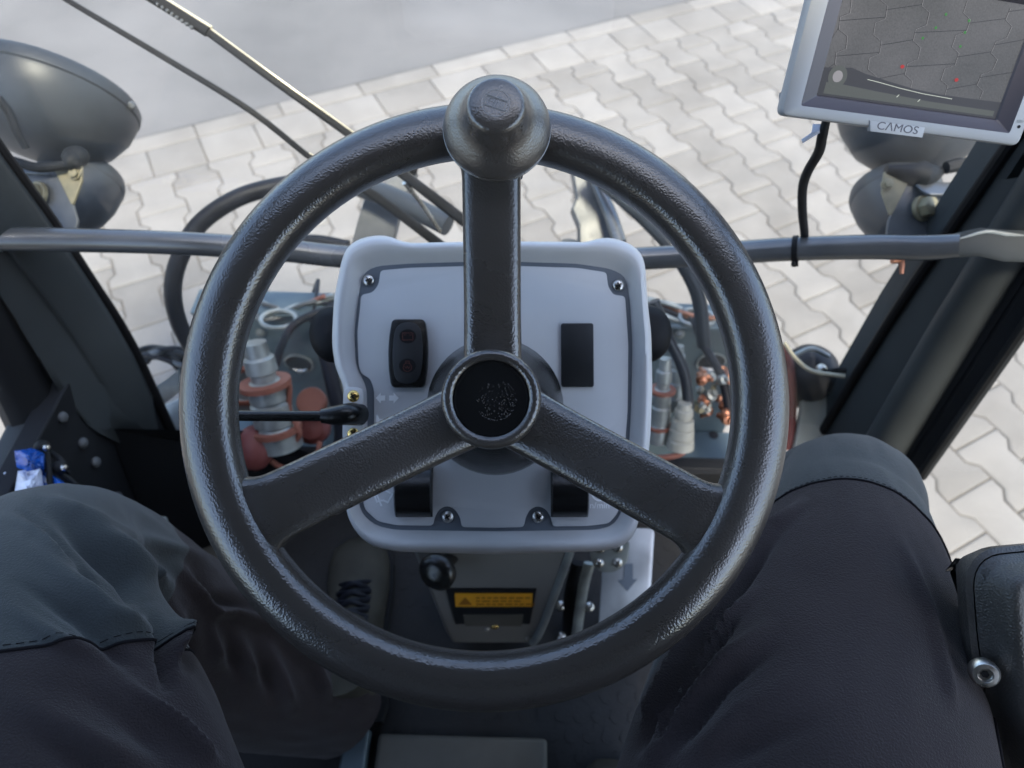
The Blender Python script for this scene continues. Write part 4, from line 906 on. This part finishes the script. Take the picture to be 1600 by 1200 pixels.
# right outer side
rl = empty('beacon_housing', P(1270, 572, 1.12), 'black and white rounded housing outside, right of the rim', 'housing')
b = MB(); M = axes(P(1268, 575, 1.12), -FW + UP * .7, RT); b.lathe([(0, .03), (.02, .028), (.038, .016), (.045, 0), (.046, -.03), (.04, -.06), (0, -.06)], M, 32); b.build('dome', 'hose', rl)
b = MB(); b.tube([P(1240, 556, 1.08), P(1268, 545, 1.075), P(1295, 556, 1.08)], .004, 8, 5); b.build('white_stripe', 'cuff', rl)
b = MB(); b.ball(P(1283, 577, 1.085), .009, None, 12); b.build('bolt', 'steel', rl)
cb = empty('cream_bracket', P(1290, 640, 1.12), 'cream painted bracket plate with a bolt, outside next to the right pillar', 'bracket')
slabp([(1262, 590), (1310, 584), (1330, 600), (1300, 690), (1280, 740), (1235, 740), (1248, 660), (1256, 610)], 1.12, .012, 'cream', 'plate', cb)
b = MB(); bolt(b, frame(P(1291, 604, 1.115), 30), .010, .009); b.build('bolt', 'steel', cb)
b = MB(); b.tube([P(1225, 535, 1.06), P(1245, 562, 1.06), P(1270, 580, 1.06), P(1320, 588, 1.05)], .0032, 8, 6); tag(b.build('fuel_line', 'edge'), 'thin yellowish tube curving past the black housing, right', 'tube')
b = MB(); b.tube([P(1290, 582, 1.06), P(1310, 578, 1.06), P(1350, 582, 1.06)], .004, 8, 6); tag(b.build('sensor_cable', 'seal'), 'short black cable between the housing and right pillar', 'cable')
b = MB(); b.tube([P(1222, 540, 1.10), P(1232, 580, 1.10), P(1235, 640, 1.12), P(1230, 700, 1.14)], .010, 14, 6); tag(b.build('red_hose', 'redcap'), 'dull red hose partly hidden behind the right side of the rim', 'hose')
sbk = empty('steel_strap_bracket', P(245, 600, 1.05), 'curved bright metal strap outside, between left pillar and rim', 'bracket')
b = MB(); R = []
for i in range(9):
    t = i / 8; c0 = P(218 + 62 * t, 612 - 36 * t ** 1.6, 1.08); R.append([c0, c0 + UP * -.035, c0 + UP * -.035 + FW * .004, c0 + FW * .004])
b.rings(R); b.build('strap', 'cuff', sbk)
slabp([(240, 640), (285, 620), (330, 640), (330, 740), (262, 740)], 1.16, .01, 'cuff', 'backing_plate', sbk)

# ================================================================== PEDALS
pdl = empty('accelerator_pedal', P(975, 900, 1.02), 'worn aluminium accelerator pedal plate with a dark downward arrow', 'pedal')
PLM = axes(P(982, 890, 1.01), (0, -.55, 1), RT)
def pq(px, py): return onp(PLM, px, py, 0)
b = MB(); b.prism(rpoly([pq(945, 824), pq(1022, 826), pq(1012, 985), pq(935, 985)], .008, 4), 0, .004, PLM, bev=.001); b.build('plate', 'alu', pdl, ang=30)
b = MB(); b.prism([pq(975, 880), pq(988, 880), pq(988, 904), pq(995, 904), pq(979, 923), pq(964, 906), pq(974, 905)], .0045, .0051, PLM); b.build('arrow_mark', 'groove', pdl)
pbk = empty('pedal_pivot', P(950, 870, .95), 'steel pivot plate with four domed bolts beside the accelerator', 'pivot')
PBM = frame(P(952, 872, .95), 10)
b = MB(); b.prism(rpoly([onp(PBM, 922, 845), onp(PBM, 985, 845), onp(PBM, 980, 880), onp(PBM, 962, 895), onp(PBM, 938, 895), onp(PBM, 924, 880)], .008, 4), -.006, 0, PBM, bev=.001); b.build('plate', 'cuff', pbk)
for x, y in ((938, 857), (966, 856), (936, 880), (965, 879)):
    b = MB(); dome(b, PBM @ Matrix.Translation((*onp(PBM, x, y), 0)), .0070, .0048); b.build('domed_bolt', 'steel', pbk)
b = MB(); b.tube([P(921, 880, .97), P(912, 915, .99), P(905, 960, 1.03), P(900, 1000, 1.06)], .008, 10, 5, ref=tuple(-FW), flat=.5); b.build('lever', 'cuff', pbk)
b = MB(); b.tube([P(905, 880, 1.0), P(893, 930, 1.03), P(890, 1000, 1.08)], .012, 10, 4, ref=tuple(-FW), flat=.5); b.build('slot', 'seal', pbk)
for i, (x, y) in enumerate(((876, 946), (921, 948), (877, 995), (922, 1000))):
    b = MB(); dome(b, axes(P(x, y, 1.045 + (y - 946) * .0004), (0, -.3, 1), (1, 0, 0)), .008, .006); tag(b.build('floor_bolt', 'steel'), 'domed steel floor bolt, ' + ['upper left', 'upper right', 'lower left', 'lower right'][i] + ' of the four beside the pedal lever', 'bolt', 'domed floor bolts by the pedal lever')

# ================================================================== ARMREST
ARM = empty('armrest', P(1560, 1050, .40), 'black grained armrest pod with a round screw at the right edge', 'armrest')
AM = frame(P(1500, 870, .42), 4, 8)
def ap(px, py, z=0): return onp(AM, px, py, z)
ao = [ap(1506, 900, -.02), ap(1510, 880, -.02), ap(1530, 862, -.02), ap(1640, 852, -.02), ap(1800, 860, -.02), ap(1800, 1320, -.02), ap(1620, 1320, -.02), ap(1590, 1250, -.02), ap(1545, 1180, -.02), ap(1528, 1100, -.02), ap(1512, 980, -.02)]
ao = smooth(resamp(ao, 120), 2)
b = MB(); b.rings([z3(inset(ao, .027), -.055), z3(inset(ao, .006), -.022), z3(inset(ao, .0), -.012), z3(inset(ao, .002), -.009), z3(inset(ao, .0035), -.0075), z3(inset(ao, .0045), -.006), z3(inset(ao, .0062), .004), z3(inset(ao, .009), .009), z3(inset(ao, .0125), .0102), z3(inset(ao, .015), .0096)], AM); b.build('pod', 'arm', ARM, ang=60)
b = MB(); b.rings([z3(inset(ao, .028), -.06), z3(inset(ao, .006), -.034), z3(inset(ao, -.003), -.020), z3(inset(ao, -.004), -.0145), z3(inset(ao, -.001), -.012)], AM, cap1=False); b.build('lower_shell', 'arm', ARM)
SMx = AM @ Matrix.Translation((*ap(1540, 1053, .0), -.001)) @ Matrix.Rotation(math.radians(-28), 4, 'Y')
b = MB(); b.lathe([(0, -.004), (.0085, -.004), (.0088, .001), (.0072, .0032), (.0046, .0036), (.0042, .0030), (.0040, .0012), (0, .0012)], SMx, 32); sc1 = b.build('button_screw', 'steel', ARM, ang=40)
b = MB(); b.prism(circ(.0024, 6), .001, .0018, SMx); b.build('hex_socket', 'seal', sc1)

# ================================================================== BLUE BAG
bag = empty('blue_bag', PX(90, 740, -.54), 'crumpled glossy blue plastic packets with a white wrapper in the left door pocket', 'packet')
def blob(poly, d, thk, mt, nm, par, amp=.006, seed=0):
    ctr = Vector((sum(p[0] for p in poly) / len(poly), sum(p[1] for p in poly) / len(poly))); pl = resamp(poly, 36); b = MB(); R = []
    for i, s_ in enumerate((1, .9, .7, .45, .2, .03)):
        z = thk * math.sqrt(max(0, 1 - s_ ** 2)); r = []
        for x, y in pl:
            X = ctr.x + (x - ctr.x) * s_; Y = ctr.y + (y - ctr.y) * s_; nz = noise.noise(Vector((X * .06 + seed, Y * .06, 3))) + .6 * noise.noise(Vector((X * .15 + seed, Y * .15, 1))); r.append(P(X, Y, d - z + (amp * nz if s_ < .99 else 0)))
        R.append(r)
    b.rings(R, cap0=False); o = b.build(nm, mt, par, ang=22); return o
blob([(22, 704), (50, 700), (70, 708), (70, 742), (50, 742), (26, 730)], .79, .02, 'blue', 'blue_packet', bag, .01, 1)
blob([(28, 736), (64, 730), (72, 790), (18, 800)], .78, .015, 'whitepack', 'white_wrapper', bag, .008, 2)
blob([(62, 735), (84, 742), (112, 762), (172, 812), (180, 845), (130, 870), (58, 820)], .80, .03, 'blue', 'blue_packet', bag, .014, 5)
blob([(-6, 735), (6, 728), (26, 748), (24, 800), (-10, 800)], .81, .015, 'whitepack', 'clear_wrapper', bag, .01, 8)
b = MB()
for pts in ([(72, 700, .80), (76, 730, .79), (80, 760, .785), (95, 775, .79)], [(90, 735, .80), (120, 760, .81), (150, 800, .83), (165, 840, .85)], [(70, 702, .81), (96, 720, .80), (110, 745, .81)]):
    b.tube([P(*p) for p in pts], .0035, 8, 6)
tag(b.build('door_cord', 'rubber'), 'black cords lying across the blue packets', 'cord')
hb = empty('ball_studs', P(80, 710, .79), 'two black ball studs with shiny heads above the blue packets', 'stud')
for x, y in ((66, 699), (93, 730)):
    b = MB(); b.ball(P(x, y, .80), .009, None, 14); b.build('rubber_ball', 'rubber', hb); b = MB(); b.ball(P(x + 7, y + 1, .787), .0042, None, 10); b.build('stud_head', 'steel', hb)

# ================================================================== PERSON
person = empty('person', (0, -.2, .93), 'seated person in charcoal work trousers with grey-green knee panels and worn boots', 'person')
def fold(s, ph, seed, fs, fp, tw):
    v = noise.noise(Vector((s * fs, (math.cos(ph) * fp + s * tw), math.sin(ph) * fp + seed)))
    return (1 - abs(v) * 2.2) ** 3 if abs(v) < .45 else 0
def leg(path, rads, lat, seed, disp, bounds, creases, lines=()):
    """cloth tube; bounds = [(u0, fn(ph))] places where a ring of the mesh follows a seam"""
    K = 22; pts = spline(path, K); m = len(pts); lat = Vector(lat).normalized(); n = 200
    S = [0]; fr = []; sg = None
    for i in range(1, m): S.append(S[-1] + (pts[i] - pts[i - 1]).length)
    for i in range(m):
        t = (pts[min(i + 2, m - 1)] - pts[max(i - 2, 0)]).normalized(); l = (lat - t * lat.dot(t)).normalized(); nn = l.cross(t)
        if sg is None: sg = -1 if nn.dot(-FW) < 0 else 1
        fr.append((l, nn * sg))
    def rad(f, k):
        f = f / K; a = min(int(f), len(rads) - 1); c = min(a + 1, len(rads) - 1); u = f - a; return rads[a][k] * (1 - u) + rads[c][k] * u
    rs = [[sum(rad(min(max(i + q_, 0), m - 1), k) for q_ in range(-14, 15, 2)) / 15 for k in (0, 1)] for i in range(m)]
    def at(u, ph, extra=0):
        f = min(max(u, 0), 1) * (m - 1); i = min(int(f), m - 2); t = f - i; p = pts[i].lerp(pts[i + 1], t); l = fr[i][0].lerp(fr[i + 1][0], t); nn = fr[i][1].lerp(fr[i + 1][1], t)
        s_ = S[i] * (1 - t) + S[i + 1] * t; a = rs[i][0] * (1 - t) + rs[i + 1][0] * t; c = rs[i][1] * (1 - t) + rs[i + 1][1] * t; d = disp(s_, ph, u, seed) + extra
        p0 = p + l * (math.cos(ph) * a) + nn * (math.sin(ph) * c); o_n = l * math.cos(ph) + nn * math.sin(ph)
        fc = o_n.dot((CAM - p0).normalized())
        if fc > 0: d += crease(creases, p0, ph) * min(1, fc * 2.5)
        return p + l * (math.cos(ph) * (a + d)) + nn * (math.sin(ph) * (c + d))
    NU = 360; R = []; keys = [int(round(u0 * NU)) for u0, _ in bounds]
    def warp(u, ph):
        for u0, fn in bounds: u += (fn(ph) - u0) * math.exp(-((u - u0) / .09) ** 2)
        return u
    for i in range(NU + 1):
        u = i / NU; R.append([at(warp(u, 2 * math.pi * j / n), 2 * math.pi * j / n) for j in range(n)])
    mi = [(1 if (keys[0] <= i and (len(keys) < 2 or i < keys[1])) else 0) for i in range(NU) for j in range(n)]
    b = MB(); b.rings(R, None, mi)
    for k in keys[:1]:
        ring = [at(warp(k / NU, 2 * math.pi * j / n), 2 * math.pi * j / n, .0004) for j in range(n + 1)]
        b.tube(ring, .0011, 6, 1, mi=2, cap=False)
    for k in keys[:1]:                                       # stitching beside each seam
        for off in (.006,):
            for j in range(0, n, 2):
                a0, a1 = 2 * math.pi * j / n, 2 * math.pi * (j + 1.2) / n; b.tube([at(warp(k / NU, a0) + off, a0, .0002), at(warp(k / NU, a1) + off, a1, .0002)], .0003, 5, 1, mi=2)
    for ln in lines: b.tube([at(u, ph, .0003) for u, ph in ln], .0012, 6, 1, mi=2)
    return b
def folds(L, s, ph, u):
    d = 0
    for u0, p0, u1, p1, am, wd in L:
        du, dp_ = (u1 - u0), (p1 - p0); A = (u - u0) * 1.0; B = ph - p0; k = max(-.15, min(1.15, (A * du + B * dp_ * .02) / (du * du + dp_ * dp_ * .02)))
        dx = (A - du * k) * 1.0; dy = (B - dp_ * k) * .085; dd = math.sqrt(dx * dx + dy * dy) ; env = math.sin(math.pi * min(1, max(0, (k + .15) / 1.3))) ** .7
        d += am * env * (math.exp(-(dd / wd) ** 2) - .45 * math.exp(-((dd - 1.7 * wd) / wd) ** 2))
    return d
G = lambda x, c, w_: math.exp(-((x - c) / w_) ** 2)
# right leg
rp_ = [(.135, -.13, 1.06), (.165, -.035, 1.06), tuple(P(1262, 1200, .445)), tuple(P(1300, 1020, .515)), tuple(P(1318, 890, .58)), tuple(P(1318, 818, .628)), tuple(P(1316, 775, .685)), (.292, .30, .855), (.245, .21, .72), (.19, .06, .60), (.165, .0, .55)]
rr_ = [(.11, .10), (.114, .096), (.113, .080), (.099, .078), (.081, .073), (.069, .066), (.066, .062), (.066, .062), (.06, .06), (.06, .06), (.055, .055)]
def pxdist(q_, L):
    best = 1e9
    for (ax, ay), (bx, by) in zip(L, L[1:]):
        dx, dy = bx - ax, by - ay; k = max(0, min(1, ((q_[0] - ax) * dx + (q_[1] - ay) * dy) / (dx * dx + dy * dy))); d = (q_[0] - ax - dx * k) ** 2 + (q_[1] - ay - dy * k) ** 2
        if d < best: best = d
    return math.sqrt(best)
def crease(L, p, ph):                                        # creases run along lines over the upper side of the cloth
    v = p - CAM; d = v.dot(FW); q_ = (800 + FPX * v.dot(RT) / d, 600 - FPX * v.dot(UP) / d); o = 0
    for am, wd, x0, x1, y0, y1, ln in L:
        if x0 - 3 * wd < q_[0] < x1 + 3 * wd and y0 - 3 * wd < q_[1] < y1 + 3 * wd:
            t = pxdist(q_, ln) / (wd * .8)
            if t < 3: o += 1.5 * am * math.exp(-t * t) * min(1, min(math.dist(q_, ln[0]) / (7.0 * wd), .2 + math.dist(q_, ln[-1]) / (3 * wd)))
    return o
def prep(L): return [(am, wd, min(x for x, y in ln), max(x for x, y in ln), min(y for x, y in ln), max(y for x, y in ln), ln) for am, wd, ln in L]
CR = prep([(.007, 9, [(1265, 777), (1211, 826), (1135, 930), (1076, 1002), (1009, 1132)]), (-.007, 10, [(1202, 849), (1117, 975), (1045, 1101), (1000, 1164)]),
    (.007, 10, [(1189, 912), (1112, 1002), (1027, 1146)]), (-.006, 8, [(1171, 939), (1108, 1020), (1027, 1168)]), (.0065, 15, [(1216, 966), (1135, 1033), (1045, 1146), (1009, 1195)]),
    (-.005, 13, [(1225, 1002), (1135, 1065), (1054, 1164)]), (.004, 22, [(1270, 1042), (1157, 1110), (1072, 1195)]), (-.003, 20, [(1315, 1110), (1202, 1155), (1112, 1195)]), (-.0035, 12, [(1236, 800), (1180, 880), (1110, 985)]),
    (.003, 10, [(1400, 830), (1455, 960), (1490, 1100)])])
CL = prep([(.006, 14, [(28, 762), (107, 797), (187, 832), (261, 856), (336, 880)]), (-.012, 17, [(70, 794), (140, 850), (196, 901), (219, 943)]), (.009, 14, [(117, 812), (187, 855), (257, 915)]),
    (.008, 18, [(47, 845), (107, 911), (168, 967), (238, 995)]), (-.005, 15, [(14, 901), (117, 967), (210, 1046)]), (.004, 14, [(0, 939), (93, 1004), (154, 1027)]),
    (.009, 14, [(252, 920), (275, 967), (261, 1050)]), (-.011, 10, [(233, 943), (252, 1004), (262, 1070)]), (.009, 12, [(261, 864), (299, 911), (336, 957), (364, 957), (420, 981), (490, 1041), (513, 1097)]),
    (-.007, 12, [(290, 880), (330, 935), (400, 945), (470, 985)]), (.007, 9, [(327, 957), (345, 1041)]), (-.006, 9, [(355, 975), (372, 1060)]), (.007, 9, [(373, 985), (397, 1060)]), (.006, 11, [(411, 985), (457, 1107)]), (-.006, 10, [(395, 990), (425, 1090)]),
    (-.006, 12, [(300, 960), (290, 1040)]), (.006, 12, [(285, 939), (266, 1013)]), (.004, 24, [(0, 1075), (117, 1140), (224, 1200)]), (-.004, 24, [(80, 1058), (173, 1107), (271, 1180)]), (.006, 12, [(187, 1060), (280, 1135), (336, 1195)]),
    (-.004, 26, [(0, 1120), (90, 1175), (170, 1230)]), (.004, 10, [(0, 800), (60, 830), (130, 900)]), (-.004, 9, [(20, 790), (90, 850), (150, 925)])])
def f_r(s, ph, u, seed): return .003 * noise.noise(Vector((s * 4, math.cos(ph) * 1.2, math.sin(ph) * 1.2 + seed))) + .0009 * noise.noise(Vector((s * 26, math.cos(ph) * 5, math.sin(ph) * 5 + seed)))
bR = leg(rp_, rr_, (1, 0, 0), 3.1, f_r, [(.445, lambda ph: .455 - .05 * (1 - math.sin(ph)))], CR, [[(.41 - .012 * i, .42 - .004 * i) for i in range(30)]])
# left leg
lp_ = [(-.185, -.12, 1.05), (-.24, -.035, 1.062), tuple(P(80, 1240, .42)), tuple(P(62, 1090, .46)), tuple(P(50, 985, .50)), tuple(P(60, 915, .56)), tuple(P(125, 925, .62)), tuple(P(245, 985, .71)), tuple(P(375, 1045, .81)), tuple(P(480, 1080, .90)), tuple(P(530, 1100, .96))]
lr_ = [(.11, .10), (.112, .10), (.106, .09), (.090, .086), (.085, .080), (.084, .078), (.086, .078), (.088, .078), (.086, .075), (.078, .070), (.070, .066)]
def f_l(s, ph, u, seed): return .005 * noise.noise(Vector((s * 6, math.cos(ph) * 1.5, math.sin(ph) * 1.5 + seed))) + .0014 * noise.noise(Vector((s * 26, math.cos(ph) * 5, math.sin(ph) * 5 + seed)))
bL = leg(lp_, lr_, (.55, 1, .0), 7.7, f_l, [(.27, lambda ph: .27 - .02 * math.sin(ph * 2 + .5)), (.60, lambda ph: .60 + .03 * math.cos(ph))], CL, [[(.28 + .01 * i, 1.9 - .01 * i) for i in range(32)], [(.62 + .01 * i, 1.2 + .012 * i) for i in range(34)]])
tr = MB(); tr.v = list(bR.v); tr.f = list(bR.f); tr.m = list(bR.m); k = len(tr.v); tr.v += bL.v; tr.f += [[q_ + k for q_ in f] for f in bL.f]; tr.m += bL.m
tr.ball((0, -.20, 1.02), .20, None, 24, (1.1, .62, .60))
tr.build('trousers', ['fabric', 'knee', 'seam'], person, ang=70)
def boot(heel, toe, name):
    H, T = Vector(heel), Vector(toe); e = (T - H).normalized(); L_ = (T - H).length; s_ = Vector((-e.y, e.x, 0)).normalized(); up = Vector((0, 0, 1)); b = MB(); R = []
    prof = [(0, .028, .10), (.08, .036, .14), (.22, .038, .145), (.38, .037, .115), (.52, .041, .085), (.68, .048, .072), (.82, .049, .064), (.93, .042, .052), (1.0, .024, .030)]
    for u, w_, h in prof:
        c = H + e * (L_ * u); R.append([c + s_ * (w_ * math.copysign(abs(math.cos(a)) ** .7, math.cos(a))) + up * (max(0.008, h * (.5 + .5 * math.sin(a)))) for a in [2 * math.pi * j / 28 for j in range(28)]])
    b.rings(R); bt = b.build('boot', 'boot', person, ang=70)
    b = MB(); R = []
    for u, w_, h in prof:
        c = H + e * (L_ * (u * 1.03 - .015)); R.append([c - s_ * (w_ + .004), c + s_ * (w_ + .004), c + s_ * (w_ + .004) + up * .022, c - s_ * (w_ + .004) + up * .022])
    b.rings(R); b.build('sole', 'rubber', bt)
    b = MB()
    for i in range(6):
        u = .30 + i * .065; c = H + e * (L_ * u); hh_ = .142 - i * .0125
        for sg in (-1, 1): b.tube([c + s_ * (.024 * sg) + up * (hh_ - .012), c + up * (hh_ + .005) + e * .006, c - s_ * (.024 * sg) + e * .012 + up * (hh_ - .014)], .0042, 8, 4)
    b.build('laces', 'hose', bt)
    b = MB(); c = H + e * (L_ * .18)
    b.lathe([(.040, .10), (.046, .13), (.050, .19), (.052, .20), (.046, .20), (.0, .19)], axes(c, (0, 0, 1), e), 28); b.build('ankle_collar', 'boot', bt)
    b = MB(); R = []
    for u, w_, h in prof[5:]:
        c = H + e * (L_ * u); R.append([c + s_ * ((w_ + .0015) * math.cos(a)) + up * (h + .0018) * (.55 + .46 * math.sin(a)) for a in [math.pi * (.0 + j / 16) for j in range(17)]])
    b.build('toe_cap', 'boot', bt) if False else None
boot((-.205, .17, .458), (-.245, .445, .458), 'l'); boot((.15, -.13, .458), (.155, .13, .458), 'r')
